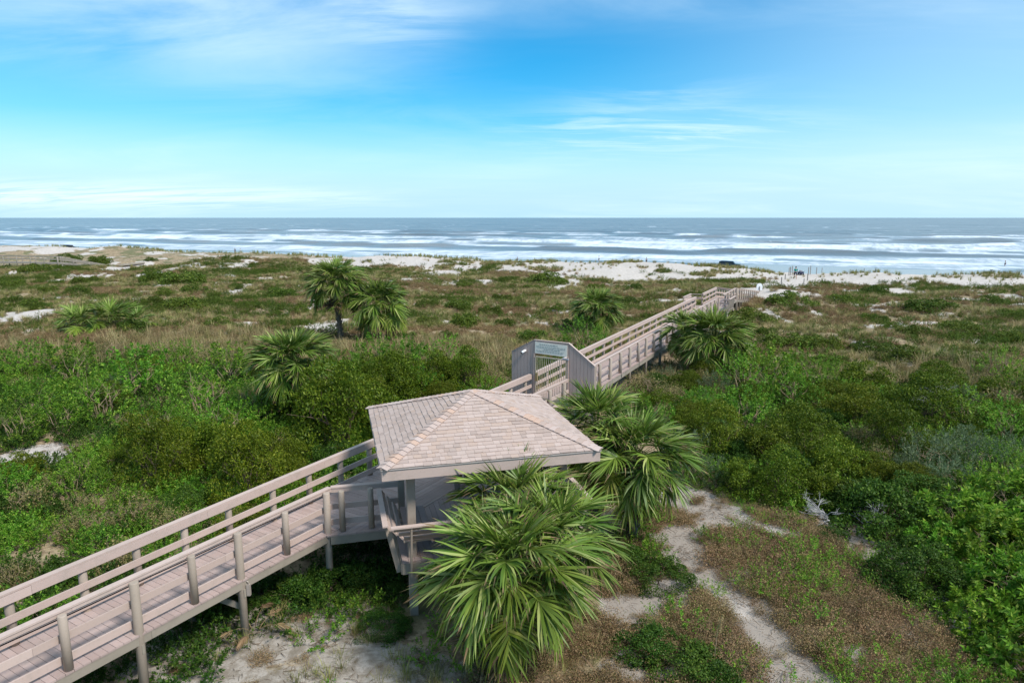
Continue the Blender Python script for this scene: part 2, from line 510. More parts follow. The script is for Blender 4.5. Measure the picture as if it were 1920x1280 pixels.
DIRT = [(480, 1200, 200, 60), (620, 1170, 120, 50), (380, 1260, 160, 40), (700, 1240, 180, 50), (840, 1270, 90, 40), (560, 1290, 200, 60), (1400, 1270, 60, 40), (1420, 1080, 130, 60), (1560, 1150, 180, 90), (1330, 1010, 110, 50), (1260, 1180, 90, 60), (1720, 1230, 150, 80), (1300, 960, 80, 45), (1440, 1210, 120, 70), (1230, 1130, 110, 60), (1620, 1030, 110, 55), (1300, 1050, 70, 50), (1200, 1270, 80, 50)]


def _ell(px, py, hw, hh):
    p = at(px, py); q = at(px + hw, py); r_ = at(px, py - hh)
    return p.x, p.y, abs(q.x - p.x), max(abs(r_.y - p.y), 0.5)


_SAND = [_ell(*q) for q in SAND]; _DIRT = [_ell(*q) for q in DIRT]
_PATHS = [([at(*q) for q in pl], w) for pl, w in PATHS]
# the planted ground, measured on the photograph
LEFT_THICKET = [at(*q) for q in [(-420, 690), (0, 690), (240, 668), (430, 668), (560, 700), (700, 690), (800, 720), (935, 745), (960, 745), (790, 850), (620, 980), (400, 1110), (0, 1290), (-420, 1480)]]
RIGHT_THICKET = [at(*q) for q in [(1110, 760), (1170, 745), (1250, 720), (1400, 715), (1500, 705), (1620, 728), (1760, 735), (1920, 730), (2250, 740), (2350, 1300), (1960, 1330), (1880, 1240), (1790, 1130),
                                  (1700, 1050), (1640, 985), (1560, 975), (1440, 955), (1340, 915), (1275, 890), (1245, 820), (1180, 780)]]


def pathdist(x, y, pl):
    d = np.full(np.shape(x), 1e9)
    for a, b in zip(pl[:-1], pl[1:]):
        vx, vy = b.x - a.x, b.y - a.y; L2 = vx * vx + vy * vy
        t = np.clip(((x - a.x) * vx + (y - a.y) * vy) / L2, 0, 1)
        d = np.minimum(d, np.hypot(x - a.x - t * vx, y - a.y - t * vy))
    return d


def masks(x, y):
    """sand (0 litter .. 1 bare), dirt, wet"""
    x = np.asarray(x, float); y = np.asarray(y, float)
    s = coast(x, y); al = CV * x - CU * y
    n = fbm(x / 2.2, y / 2.2, 55, 4)
    n_w = fbm(x / 8, y / 5, 61, 4)
    sand = np.zeros_like(x)
    edge = -20 + 9 * (fbm(al / 14, s / 12, 71, 3) - 0.5) * 2 + 6 * sstep(-x, 20, 60)
    front = sstep(s, edge, edge + 5)
    lft = sstep(-x, 22, 50)
    patch = sstep(n_w + 0.35 * (n - 0.5), 0.40, 0.52)
    front = front * (1 - lft * (1 - patch) * (1 - sstep(s, 2, 8)))
    ridge = np.exp(-((s + 25) / 10.0) ** 4) * sstep(x, 39, 47)
    front = front * (1 - ridge)
    crestveg = np.exp(-((s - 1) / 2.6) ** 2) * sstep(fbm(al / 5, s / 5, 81, 3), 0.42, 0.6) * (1 - np.exp(-((x - 47) / 6.0) ** 2))
    front = front * (1 - 0.85 * crestveg)
    front = front * (1 - 0.8 * sstep(fbm(x / 5.5, y / 4.5, 85, 4), 0.53, 0.62) * (1 - sstep(s, -1, 4)) * (1 - np.exp(-((x - 40) / 6.0) ** 2)))
    sand = np.maximum(sand, front)
    mid = sstep(y, 42, 62)
    sand = np.maximum(sand, mid * sstep(n_w * 0.55 + n * 0.45, 0.57, 0.66) * 0.9)
    for cx, cy, rx, ry in _SAND:
        d = ((x - cx) / rx) ** 2 + ((y - cy) / ry) ** 2
        sand = np.maximum(sand, sstep(1.5 - d + (n - 0.5) * 2.2, 0.2, 0.9))
    nf_ = fbm(x / 0.7, y / 0.7, 57, 3)
    for pl, w in _PATHS:
        d = pathdist(x, y, pl)
        sand = np.maximum(sand, sstep(1.55 - d / (w * 1.05) + (n - 0.5) * 1.4 + (nf_ - 0.5) * 1.1, 0.1, 0.9))
    dirt = np.zeros_like(x)
    for cx, cy, rx, ry in _DIRT:
        d = ((x - cx) / rx) ** 2 + ((y - cy) / ry) ** 2
        dirt = np.maximum(dirt, sstep(1.4 - d + (n - 0.5) * 1.4, 0.1, 1.0))
    wet = sstep(s, 30, 46)
    return np.clip(sand, 0, 1), np.clip(dirt, 0, 1), wet


def fan(rows, cols):
    rr, aa = np.meshgrid(rows, cols, indexing='ij')
    x = rr * np.sin(aa); y = rr * np.cos(aa)
    nr, nc = len(rows), len(cols)
    i = np.arange(nr - 1)[:, None] * nc + np.arange(nc - 1)[None, :]
    F = np.stack([i, i + 1, i + nc + 1, i + nc], -1).reshape(-1, 4)[:, ::-1]
    return x.ravel(), y.ravel(), F


def attr(me, name, vals):
    a = me.attributes.new(name, 'FLOAT', 'POINT'); a.data.foreach_set('value', np.asarray(vals, np.float32))


def ground_material():
    m, t, out = mat_new('dune_ground')
    tc = t.add('ShaderNodeTexCoord'); g = tc.outputs['Object']

    def A(nm):
        nd = t.add('ShaderNodeAttribute'); nd.attribute_name = nm; return nd.outputs['Fac']
    sand, dirt, wet = A('sand'), A('dirt'), A('wet')
    n1 = t.noise(g, 3.2, 6, 0.65); n2 = t.noise(g, 19.0, 5, 0.7); n3 = t.noise(g, 0.35, 5, 0.6); n4 = t.noise(g, 70, 3, 0.7)
    litter = t.mix(t.step(n1, 0.4, 0.62), (0.19, 0.135, 0.08), (0.34, 0.265, 0.165))
    litter = t.mix(t.m('MULTIPLY', t.step(n3, 0.47, 0.6), 0.8), litter, (0.095, 0.105, 0.04))
    litter = t.mix(t.m('MULTIPLY', t.step(n2, 0.5, 0.72), 0.7), litter, (0.05, 0.042, 0.022))
    sandc = t.mix(t.step(n1, 0.35, 0.7), (0.38, 0.34, 0.305), (0.50, 0.455, 0.415))
    sandc = t.mix(t.m('MULTIPLY', t.step(n2, 0.56, 0.75), 0.45), sandc, (0.30, 0.25, 0.21))
    dirtc = t.mix(t.step(n1, 0.38, 0.62), (0.20, 0.17, 0.135), (0.34, 0.305, 0.265))
    dirtc = t.mix(t.m('MULTIPLY', t.step(n2, 0.5, 0.7), 0.6), dirtc, (0.11, 0.095, 0.065))
    jit = t.m('ADD', t.m('MULTIPLY', t.m('SUBTRACT', n2, 0.5), 0.9), t.m('MULTIPLY', t.m('SUBTRACT', n1, 0.5), 0.7))
    sandc = t.mix(t.m('MULTIPLY', dirt, 0.95), sandc, (0.265, 0.228, 0.193))
    fs = t.step(t.m('ADD', sand, jit), 0.32, 0.66)
    fd = t.step(t.m('ADD', dirt, jit), 0.3, 0.7)
    col = t.mix(fd, litter, dirtc)
    col = t.mix(fs, col, sandc)
    col = t.mix(t.m('MULTIPLY', wet, 0.85), col, (0.23, 0.235, 0.235))
    rough = t.m('SUBTRACT', 0.95, t.m('MULTIPLY', wet, 0.72))
    h = t.m('ADD', t.m('MULTIPLY', n2, 0.5), t.m('MULTIPLY', n4, 0.3))
    h = t.m('ADD', h, t.m('MULTIPLY', n1, 0.7))
    h = t.m('MULTIPLY', h, t.m('SUBTRACT', 1.0, t.m('MULTIPLY', wet, 0.97)))
    principled(t, out, col, rough, 0.35, h, 0.55, 0.05)
    return m


def build_ground():
    rows = np.concatenate([np.geomspace(0.6, 8, 12)[:-1], np.geomspace(8, 330, 430)])
    dense = np.linspace(R(-46), R(46), 560)
    cols = np.concatenate([np.linspace(-math.pi, R(-46), 40)[:-1], dense, np.linspace(R(46), math.pi, 40)[1:]])
    x, y, F = fan(rows, cols)
    z = ground(x, y)
    sa, di, we = masks(x, y)
    # hummocky relief where plants root, sand slightly scooped
    z = z + (1 - sa) * (1 - we) * (fbm(x / 0.8, y / 0.8, 91, 3) - 0.4) * 0.10 - sa * (1 - sstep(coast(x, y), -30, -10)) * 0.05
    me = mesh_np('dune_ground', np.stack([x, y, z], -1), F, ground_material(), True)
    attr(me, 'sand', sa); attr(me, 'dirt', di); attr(me, 'wet', we)
    tag(put('dune_ground', me), kind='structure')


build_ground()


def water_material():
    m, t, out = mat_new('sea_water')
    tc = t.add('ShaderNodeTexCoord'); g = tc.outputs['Object']
    nd = t.add('ShaderNodeAttribute'); nd.attribute_name = 'foam'; foam = nd.outputs['Fac']
    rot = R(23.6)
    sh = t.mapping(g, (1, 1, 1), (0, 0, rot))
    st = t.mapping(sh, (0.06, 0.075, 0.2)); st2 = t.mapping(sh, (0.45, 0.12, 0.5)); st3 = t.mapping(sh, (0.010, 0.045, 0.1))
    n1 = t.noise(st, 1.0, 6, 0.65, 0.6); n2 = t.noise(st2, 1.0, 6, 0.7, 0.5); n3 = t.noise(st3, 1.0, 5, 0.6, 0.4)
    mask = t.m('ADD', foam, t.m('ADD', t.m('MULTIPLY', t.m('SUBTRACT', n1, 0.5), 1.0), t.m('MULTIPLY', t.m('SUBTRACT', n2, 0.5), 1.5)))
    mask = t.m('MULTIPLY', t.step(mask, 0.22, 1.05), 0.9)
    base = t.mix(t.step(n3, 0.38, 0.64), (0.095, 0.118, 0.132), (0.175, 0.200, 0.212))
    base = t.mix(t.m('MULTIPLY', t.step(foam, 0.0, 0.45), 0.75), base, (0.24, 0.31, 0.36))
    col = t.mix(mask, base, (0.60, 0.66, 0.72))
    rough = t.m('ADD', 0.28, t.m('MULTIPLY', mask, 0.6))
    b1 = t.noise(t.mapping(sh, (0.35, 1.0, 0.5)), 0.5, 5, 0.6, 0.3); b2 = t.noise(t.mapping(sh, (0.06, 0.22, 0.2)), 1.0, 4, 0.6)
    h = t.m('ADD', t.m('MULTIPLY', b1, 0.5), t.m('MULTIPLY', b2, 1.6))
    p = principled(t, out, col, rough, 0.5, h, 0.8, 0.8)
    p.inputs['IOR'].default_value = 1.33
    return m


def build_water():
    rows = np.concatenate([np.geomspace(120, 800, 360)[:-1], np.geomspace(800, 3000, 60)[:-1], np.geomspace(3000, 48000, 26)])
    cols = np.concatenate([np.linspace(R(-89), R(-45), 24)[:-1], np.linspace(R(-45), R(45), 620), np.linspace(R(45), R(89), 24)[1:]])
    x, y, F = fan(rows, cols)
    s = coast(x, y); al = CV * x - CU * y
    warp = (fbm(al / 70, s / 90, 101, 3) - 0.5) * 46 + (fbm(al / 18, s / 40, 104, 3) - 0.5) * 9
    q = s + warp
    lam = 30 + 0.02 * np.clip(q, 0, 800)
    ph = (q / lam) % 1.0                                  # 0..1 across one swell, crest at 0.5
    d = np.abs(ph - 0.5) * 2
    steep = np.where(ph < 0.5, 7.0, 3.2)                  # shoreward face is the steeper one
    cr = np.exp(-(d * steep * 0.55) ** 2)
    seg = sstep(fbm(al / 45 + np.floor(q / lam) * 13.7, np.floor(q / lam) * 3.1, 111, 3), 0.38, 0.62)
    amp = 0.18 * sstep(s, 76, 92) + 1.0 * sstep(s, 98, 135) * (1 - 0.62 * sstep(s, 330, 560)) * (0.3 + 0.9 * seg)
    fade = 1 - sstep(np.hypot(x, y), 1100, 2600)
    h = amp * cr * fade + (fbm(al / 13, s / 5, 121, 3) - 0.5) * 0.35 * sstep(s, 95, 160) * fade
    swash = 0.75 * np.exp(-((q - 92) / 6.0) ** 2)
    b1 = sstep(q, 92, 103) * (1 - sstep(q, 122, 142))
    b2 = sstep(q, 150, 168) * (1 - sstep(q, 235, 290))
    n = fbm(al / 10, s / 7, 131, 4)
    face = np.where(ph < 0.5, np.exp(-((ph - 0.36) / 0.10) ** 2), 0)
    dash = face * sstep(fbm(al / 30 + np.floor(q / lam) * 7.7, np.floor(q / lam) * 5.1, 141, 3), 0.46, 0.66)
    foam = np.maximum(swash, np.maximum(b1 * 0.80, b2 * 0.86)) * (0.55 + 0.75 * n)
    behind = np.where(ph < 0.52, np.exp(-((0.5 - ph) / 0.22) ** 2), np.exp(-((ph - 0.5) / 0.03) ** 2))
    outer = sstep(q, 235, 260) * (1 - sstep(q, 430, 470)) * behind * sstep(fbm(al / 40 + np.floor(q / lam) * 5.3, np.floor(q / lam) * 9.1, 151, 3), 0.46, 0.66)
    caps = sstep(q, 430, 500) * (1 - sstep(q, 900, 1500)) * sstep(fbm(al / 16, s / 8, 161, 3), 0.76, 0.82) * 0.7
    foam = np.maximum(foam * (1 - 0.95 * dash), np.maximum(outer * 0.95, caps))
    z = SEA_Z + h - 0.9 * (1 - sstep(s, 55, 70))
    me = mesh_np('sea', np.stack([x, y, z], -1), F, water_material(), True)
    attr(me, 'foam', np.clip(foam, 0, 1))
    tag(put('sea', me), kind='structure')


build_water()

# ------------------------------------------------------------------ boardwalks
DECK = 1.40
RAIL = DECK + 1.07


def rel(parent, p):
    q = parent; p = Vector(p)
    while q is not None:
        p = p - q.location; q = q.parent
    return p


POSTS = {}


def post(parent, x, y, z0, z1, r, name='post', mat=None, sq=False):
    h = round(z1 - z0, 2); key = (h, round(r, 3), sq, (mat or M_POST).name)
    if key not in POSTS:
        b = MB()
        if sq:
            c = 0.012; pts = [(-r, -r), (r, -r), (r, r), (-r, r)]; P = []
            P = [(-r + c, -r), (r - c, -r), (r, -r + c), (r, r - c), (r - c, r), (-r + c, r), (-r, r - c), (-r, -r + c)]
            b.prism([(u, v, 0) for u, v in P], (0, 0, h))
        else:
            b.tube([(0, 0, 0), (0, 0, h - 0.014), (0, 0, h)], [r * 1.04, r, r - 0.013], 14)
        POSTS[key] = b.mesh('post', mat or M_POST, smooth=not sq)
    o = put(name, POSTS[key], parent, rel(parent, (x, y, z0)))
    o.rotation_euler = (random.uniform(-.006, .006), random.uniform(-.006, .006), GZ_A if sq else random.uniform(0, 6.28))
    return o


def boards(parent, name, p0, p1, w, h, mat=None, piece=3.66, first=None, up=(0, 0, 1)):
    """a run of boards butted end to end, each one its own piece"""
    p0 = Vector(p0); p1 = Vector(p1); L = (p1 - p0).length; d = (p1 - p0) / L
    a = 0.0; k = first if first else piece
    while a < L - 0.02:
        b = min(a + k, L)
        if L - b < 0.5: b = L
        jit = Vector((0, 0, random.uniform(-.004, .004)))
        MB().beam(p0 + d * (a + 0.002) + jit, p0 + d * (b - 0.002) + jit, w, h, up).build(name, mat or M_RAIL, parent)
        a = b; k = piece


def clip_poly(poly, px, py, nx, ny):
    out = []
    for i in range(len(poly)):
        a, b = poly[i], poly[(i + 1) % len(poly)]
        da = (a[0] - px) * nx + (a[1] - py) * ny; db = (b[0] - px) * nx + (b[1] - py) * ny
        if da >= 0: out.append(a)
        if (da >= 0) != (db >= 0):
            t = da / (da - db); out.append((a[0] + (b[0] - a[0]) * t, a[1] + (b[1] - a[1]) * t))
    return out


def planks(parent, poly, d, ztop, w=0.142, gap=0.006, th=0.04, mat=None, name='plank', joined=None):
    """lay planks running along d (plan direction) over a convex plan polygon"""
    d = Vector((d[0], d[1])).normalized(); n = Vector((-d.y, d.x))
    ks = [p[0] * n.x + p[1] * n.y for p in poly]
    k = min(ks); c = 0
    while k < max(ks):
        q = clip_poly(poly, n.x * (k + gap / 2), n.y * (k + gap / 2), n.x, n.y)
        if len(q) > 2: q = clip_poly(q, n.x * (k + w - gap / 2), n.y * (k + w - gap / 2), -n.x, -n.y)
        if len(q) > 2:
            zj = ztop + random.uniform(-.003, .003)
            e = random.uniform(-.006, .006)
            pts = [(x + d.x * e, y + d.y * e, zj) for x, y in q]
            b = joined or MB()
            b.prism(pts, (0, 0, -th))
            if joined is None: b.build(name, mat or M_DECK, parent)
        k += w; c += 1


def ax(t, n, z=0.0):
    p = AX_P + AX_U * t + AX_N * n
    return Vector((p.x, p.y, z))


W0 = ax(20.62, 0)


def ax2(t, n, z=0.0):
    p = W0 + AX2_U * t + AX2_N * n
    return Vector((p.x, p.y, z))


_ca, _sa = math.cos(GZ_A), math.sin(GZ_A)


def gl(x, y, z=0.0):
    return Vector((GZ_C.x + _ca * x - _sa * y, GZ_C.y + _sa * x + _ca * y, z))


def nf(t):
    return 1.36 + 0.019 * t


def railing(parent, f0, f1, inn, zd, tall=0.14, capoff=0.035):
    """cap and three boards from plan point f0 to f1; inn = unit plan vector to the walking side; zd deck height at both ends"""
    z0, z1 = zd
    i = Vector(inn)
    def P(f, z, k): return Vector((f.x, f.y, z)) + i * k
    boards(parent, 'rail_cap', P(f0, z0 + 1.052, capoff), P(f1, z1 + 1.052, capoff), 0.135, 0.036, first=2.44)
    boards(parent, 'upper_rail', P(f0, z0 + 1.034 - tall / 2 - .002, 0.0), P(f1, z1 + 1.034 - tall / 2 - .002, 0.0), 0.038, tall)
    boards(parent, 'middle_rail', P(f0, z0 + 0.56, 0.0), P(f1, z1 + 0.56, 0.0), 0.038, 0.14, first=3.0)
    boards(parent, 'lower_rail', P(f0, z0 + 0.16, 0.0), P(f1, z1 + 0.16, 0.0), 0.038, 0.15, first=2.2)


def build_boardwalk():
    t0 = -2.6
    bw = empty('boardwalk', ax(6, 0.7, 0.0), 'pinkish timber boardwalk with round posts rising from the lower left corner to the gate wall', 'boardwalk')
    # planks
    planks(bw, [tuple(ax(t0, -0.19)[:2]), tuple(ax(20.5, -0.19)[:2]), tuple(ax(20.5, nf(20.5) + 0.2)[:2]), tuple(ax(t0, nf(t0) + 0.2)[:2])], AX_N, DECK)
    tri = [gl(-3.70, -0.28), gl(-2.22, -0.28), gl(0.28, 2.22), gl(0.28, 3.70)]
    planks(bw, [tuple(p[:2]) for p in tri], AX_U, DECK - 0.004)
    # side beams below the deck
    for n in (-0.15, 0.45, 1.0, 1.5):
        boards(bw, 'beam', ax(t0, n, DECK - 0.13), ax(20.45, n, DECK - 0.13), 0.05, 0.17, M_BEAM, 4.88)
    boards(bw, 'beam', gl(-3.62, -0.24, DECK - 0.155), gl(-2.16, -0.24, DECK - 0.155), 0.05, 0.21, M_BEAM)
    boards(bw, 'beam', gl(0.24, 2.2, DECK - 0.155), gl(0.24, 3.62, DECK - 0.155), 0.05, 0.21, M_BEAM)
    # near side
    c1 = gl(-3.46, 0.02); c2 = gl(-0.02, 3.46); gm = gl(-1.93, 0.10); gb = gl(-0.10, 1.93)
    tc1 = (c1 - AX_P).dot(AX_U); tc2 = (c2 - AX_P).dot(AX_U)
    railing(bw, ax(t0, 0), ax(tc1, 0), AX_N, (DECK, DECK), 0.07)
    inn = Vector((-_sa, _ca, 0))
    railing(bw, ax(tc1, 0), gm, inn, (DECK, DECK), 0.10)
    railing(bw, gb, ax(tc2, 0), Vector((-_ca, -_sa, 0)), (DECK, DECK), 0.10)
    railing(bw, ax(tc2, 0), ax(20.42, 0), AX_N, (DECK, DECK), 0.07)
    longs = []
    for t, lng in [(-1.55, 1), (-0.35, 0), (0.86, 0), (2.09, 1), (3.25, 0), (4.34, 1), (5.59, 0), (6.85, 1)] + [(tc2 + 0.5 + 1.22 * k, k % 2 == 0) for k in range(8) if tc2 + 0.5 + 1.22 * k < 20.2]:
        p = ax(t, -0.105)
        post(bw, p.x, p.y, gz(p.x, p.y) - 0.3 if lng else DECK - 0.02, RAIL - 0.035 + random.uniform(-.02, .015), 0.083 if lng else 0.074)
        if lng: longs.append(t)
    for q in (gl(-3.32, -0.10), gl(-2.62, -0.10), gl(0.1, 3.3), gl(0.1, 2.6)):
        post(bw, q.x, q.y, DECK - 0.1, RAIL - 0.03, 0.072)
    # far side
    railing(bw, ax(t0, nf(t0)), ax(20.42, nf(20.4)), -AX_N, (DECK, DECK), 0.17, -0.052)
    for k, t in enumerate([-1.7, -0.5, .73, 2.0, 3.08, 4.19, 5.35, 6.64, 7.89, 9.09] + [10.3 + 1.22 * i for i in range(9)]):
        p = ax(t, nf(t) + 0.105)
        post(bw, p.x, p.y, gz(p.x, p.y) - 0.3 if k % 2 else DECK - 0.02, RAIL - 0.05, 0.078)
    for t in longs:
        a = ax(t, -0.2, DECK - 0.32); b = ax(t, nf(t) + 0.2, DECK - 0.32)
        MB().beam(a, b, 0.05, 0.18).build('cross_beam', M_BEAM, bw)
    # brace and little steel straps on the second long post, grey conduit under the near cap
    p = ax(4.34, -0.03)
    MB().beam((p.x - .02, p.y + .02, 0.72), ax(3.9, 0.75, 1.05), 0.04, 0.13).build('brace', M_BEAM, bw)
    pts = [ax(t, 0.075, RAIL - 0.15 - 0.012 * abs(math.sin(t * 1.28))) for t in np.arange(t0, tc1 - 0.1, 0.4)]
    MB().tube(pts, 0.017, 6).build('conduit', M_CONDUIT, bw, True)
    pts = [q + Vector((0, 0, -0.045)) + AX_N * 0.012 for q in pts]
    MB().tube(pts, 0.012, 6).build('conduit', M_BLACK, bw, True)
    # meter box with a bent pipe
    jb = MB().box(ax(4.34, -0.105, 1.13) + Vector((0.135, 0.02, 0)), (0.075, 0.07, 0.26))
    bx = empty('junction_box', ax(4.34, -0.105, 1.0) + Vector((0.135, 0.02, 0)), 'small beige electrical box fixed low on the tall boardwalk post', 'junction box')
    jb.build('box', M_BOX, bx)
    MB().tube([ax(4.34, -0.105, 1.26) + Vector((0.135, 0.02, 0)), ax(4.34, -0.105, 1.32) + Vector((0.13, 0.02, 0)), ax(4.34, -0.07, 1.335) + Vector((0.06, 0.02, 0))], 0.016, 6).build('pipe', M_BOX, bx, True)
    return bw


def build_gazebo():
    g = empty('gazebo', (GZ_C.x, GZ_C.y, 0.0), 'square open gazebo with a pinkish shingled hip roof beside the boardwalk', 'gazebo')
    H = 2.06
    main = [gl(-H, -H), gl(H, -H), gl(H, H), gl(0.12, H), gl(-H, -0.12)]
    planks(g, [tuple(p[:2]) for p in main], (-_sa, _ca), DECK)
    MB().beam(gl(-H - 0.02, -0.05, DECK - 0.01), gl(0.05, H + 0.02, DECK - 0.01), 0.10, 0.03).build('seam_board', M_RAIL, g)
    for a, b in (((-H, -H), (H, -H)), ((H, -H), (H, H)), ((H, H), (0.2, H)), ((-H, -0.2), (-H, -H))):
        a3 = gl(*a, DECK - 0.17); b3 = gl(*b, DECK - 0.17)
        MB().beam(a3, b3, 0.05, 0.25).build('deck_fascia', M_BEAM, g)
    for y in (-1.2, 0, 1.2):
        MB().beam(gl(-H + .05, y, DECK - 0.15), gl(H - .05, y, DECK - 0.15), 0.05, 0.2).build('joist', M_BEAM, g)
    k = 1.80
    for x, y in ((-k, -k), (k, -k), (k, k), (-k, k)):
        if (x, y) == (-k, k): continue
        p = gl(x, y); post(g, p.x, p.y, gz(p.x, p.y) - 0.3, 3.50, 0.095, sq=True)
    for x, y in ((-1.86, 0.12), (-0.12, 1.86)):
        p = gl(x, y); post(g, p.x, p.y, gz(p.x, p.y) - 0.3, 3.50, 0.082, sq=True)
    for a, b in (((-k, -k), (k, -k)), ((k, -k), (k, k)), ((k, k), (-k, k)), ((-k, k), (-k, -k))):
        a3 = gl(a[0] * 1.06, a[1] * 1.06, 3.60); b3 = gl(b[0] * 1.06, b[1] * 1.06, 3.60)
        d = (b3 - a3).normalized()
        MB().beam(a3 + d * 0.04, b3 - d * 0.04, 0.09, 0.20).build('roof_beam', M_BEAM, g)

    # built-in benches with flared backs
    def bench(o, a, s0, s1, z_off):
        """o outward unit (local), a along unit (local)"""
        bn = bpy.data.objects.new('bench', None); COL.objects.link(bn); bn.parent = g
        c = gl(o[0] * 1.75, o[1] * 1.75, DECK); bn.location = rel(g, c)
        def Q(out, s, z): return gl(o[0] * out + a[0] * s, o[1] * out + a[1] * s, z)
        for i in range(4):
            out = 1.42 + i * 0.145
            MB().beam(Q(out, s0 + (0.0 if i > 2 else 0.05), DECK + 0.445 + z_off), Q(out, s1 - (0.0 if i > 2 else 0.05), DECK + 0.445 + z_off), 0.135, 0.036).build('slat', M_DECK, bn)
        MB().beam(Q(1.345, s0 + .05, DECK + 0.38 + z_off), Q(1.345, s1 - .05, DECK + 0.38 + z_off), 0.036, 0.13).build('apron', M_RAIL, bn)
        up = (Q(0.40, 0, 0.52) - Q(0, 0, 0)).normalized()
        for i, (out, z) in enumerate(((2.06, DECK + 0.56), (2.20, DECK + 0.74), (2.335, DECK + 0.915))):
            sx = (out - 2.0) * 0.9
            e0 = s0 - (sx if s0 < -1.5 else 0); e1 = s1 + (sx if s1 > 1.5 else 0)
            MB().beam(Q(out, e0, z + z_off), Q(out, e1, z + z_off), 0.036, 0.145, up).build('back_board', M_RAIL, bn)
        MB().beam(Q(2.42, s0 - (0.36 if s0 < -1.5 else 0), DECK + 1.0 + z_off), Q(2.42, s1 + (0.36 if s1 > 1.5 else 0), DECK + 1.0 + z_off), 0.12, 0.034).build('back_cap', M_RAIL, bn)
        n = 4
        for i in range(n):
            s = s0 + 0.08 + (s1 - s0 - 0.16) * i / (n - 1)
            MB().beam(Q(2.115, s, DECK - 0.32), Q(2.115 + 0.28, s, DECK + 0.97), 0.04, 0.12, Q(1, 0, 0) - Q(0, 0, 0)).build('support', M_POST, bn)
            MB().beam(Q(1.36, s, DECK + 0.40 + z_off), Q(2.0, s, DECK + 0.40 + z_off), 0.04, 0.05).build('bearer', M_POST, bn)
    bench((-1, 0), (0, 1), -1.95, -0.10, 0.0)
    bench((0, -1), (1, 0), -1.95, 1.95, 0.006)
    bench((1, 0), (0, 1), -1.95, 1.95, 0.0)
    bench((0, 1), (1, 0), 0.10, 1.95, 0.006)

    # roof
    hs, ze, za = 2.45, 3.79, 4.73
    rb = MB(); lo = 0.022
    cs = [gl(-hs, -hs), gl(hs, -hs), gl(hs, hs), gl(-hs, hs)]
    top = [Vector((p.x, p.y, ze - lo)) for p in cs] + [gl(0, 0, za - lo)]
    bot = [Vector((p.x, p.y, ze - lo - 0.03)) for p in cs] + [gl(0, 0, za - lo - 0.03)]
    rb.poly(top + bot, [(0, 1, 4), (1, 2, 4), (2, 3, 4), (3, 0, 4), (6, 5, 9), (7, 6, 9), (8, 7, 9), (5, 8, 9), (0, 5, 6, 1), (1, 6, 7, 2), (2, 7, 8, 3), (3, 8, 5, 0)])
    roof = rb.build('roof', M_BEAM, g)
    for i in range(4):
        a = cs[i].copy(); b = cs[(i + 1) % 4].copy(); d = (b - a).normalized(); o = Vector((d.y, -d.x, 0))
        a.z = b.z = ze - 0.168
        ext = 0.019 if i % 2 == 0 else -0.021
        MB().beam(a + o * 0.0 - d * ext, b + d * ext, 0.038, 0.235).build('fascia_board', M_RAIL, roof)
        a.z = b.z = ze - 0.034
        MB().beam(a + o * 0.028 - d * 0.03, b + o * 0.028 + d * 0.03, 0.03, 0.016).build('drip_edge', M_CREAM2, roof)
    L = 2 * hs + 0.06; expo = 0.128; joined = MB(); count = 0
    slope_len = math.hypot(hs, za - ze); kk = (L / 2) / (slope_len + 0.03)
    for face in (0, 3, 1, 2):
        a = cs[face]; b = cs[(face + 1) % 4]; dx = (b - a).normalized(); out = Vector((dx.y, -dx.x, 0))
        up = (-out * hs + Vector((0, 0, za - ze))).normalized(); nrm = dx.cross(up)
        o0 = Vector((a.x, a.y, ze)) - dx * 0.03 - up * 0.03
        r = 0
        while r * expo < slope_len - 0.05:
            y0 = r * expo; y1 = min(y0 + expo + 0.012, slope_len + 0.02)
            x = kk * y0 - random.uniform(0, 0.2)
            while x < L - kk * y0:
                w = random.choice((0.12, 0.15, 0.18, 0.2, 0.25))
                xb0 = max(x + 0.002, kk * y0); xb1 = min(x + w - 0.002, L - kk * y0); xt0 = max(x + 0.002, kk * y1); xt1 = min(x + w - 0.002, L - kk * y1)
                x += w
                if xb1 - xb0 < 0.02: continue
                if xt1 < xt0: xt0 = xt1 = (xb0 + xb1) / 2 if not (xb0 < L / 2 < xb1) else L / 2
                yj = y0 - random.choice((0, 0, 0.006, 0.014)); th = random.choice((0.011, 0.014, 0.019))
                def Pt(xx, yy, hh): return o0 + dx * xx + up * yy + nrm * hh
                P = [Pt(xb0, yj, -0.004), Pt(xb1, yj, -0.004), Pt(xt1 + .001, y1, -0.004), Pt(xt0 - .001, y1, -0.004), Pt(xb0, yj, th), Pt(xb1, yj, th), Pt(xt1 + .001, y1, 0.001), Pt(xt0 - .001, y1, 0.001)]
                F = [(3, 2, 1, 0), (4, 5, 6, 7), (0, 1, 5, 4), (1, 2, 6, 5), (2, 3, 7, 6), (3, 0, 4, 7)]
                if face in (0, 3) and count < 300 and (face == 0 or r < 9):
                    s_ = MB(); s_.poly(P, F); s_.build('shingle', M_SHING, roof); count += 1
                else:
                    joined.poly(P, F)
            r += 1
    o = joined.build('shingles', M_SHING, roof); o['kind'] = 'stuff'
    apex = gl(0, 0, za)
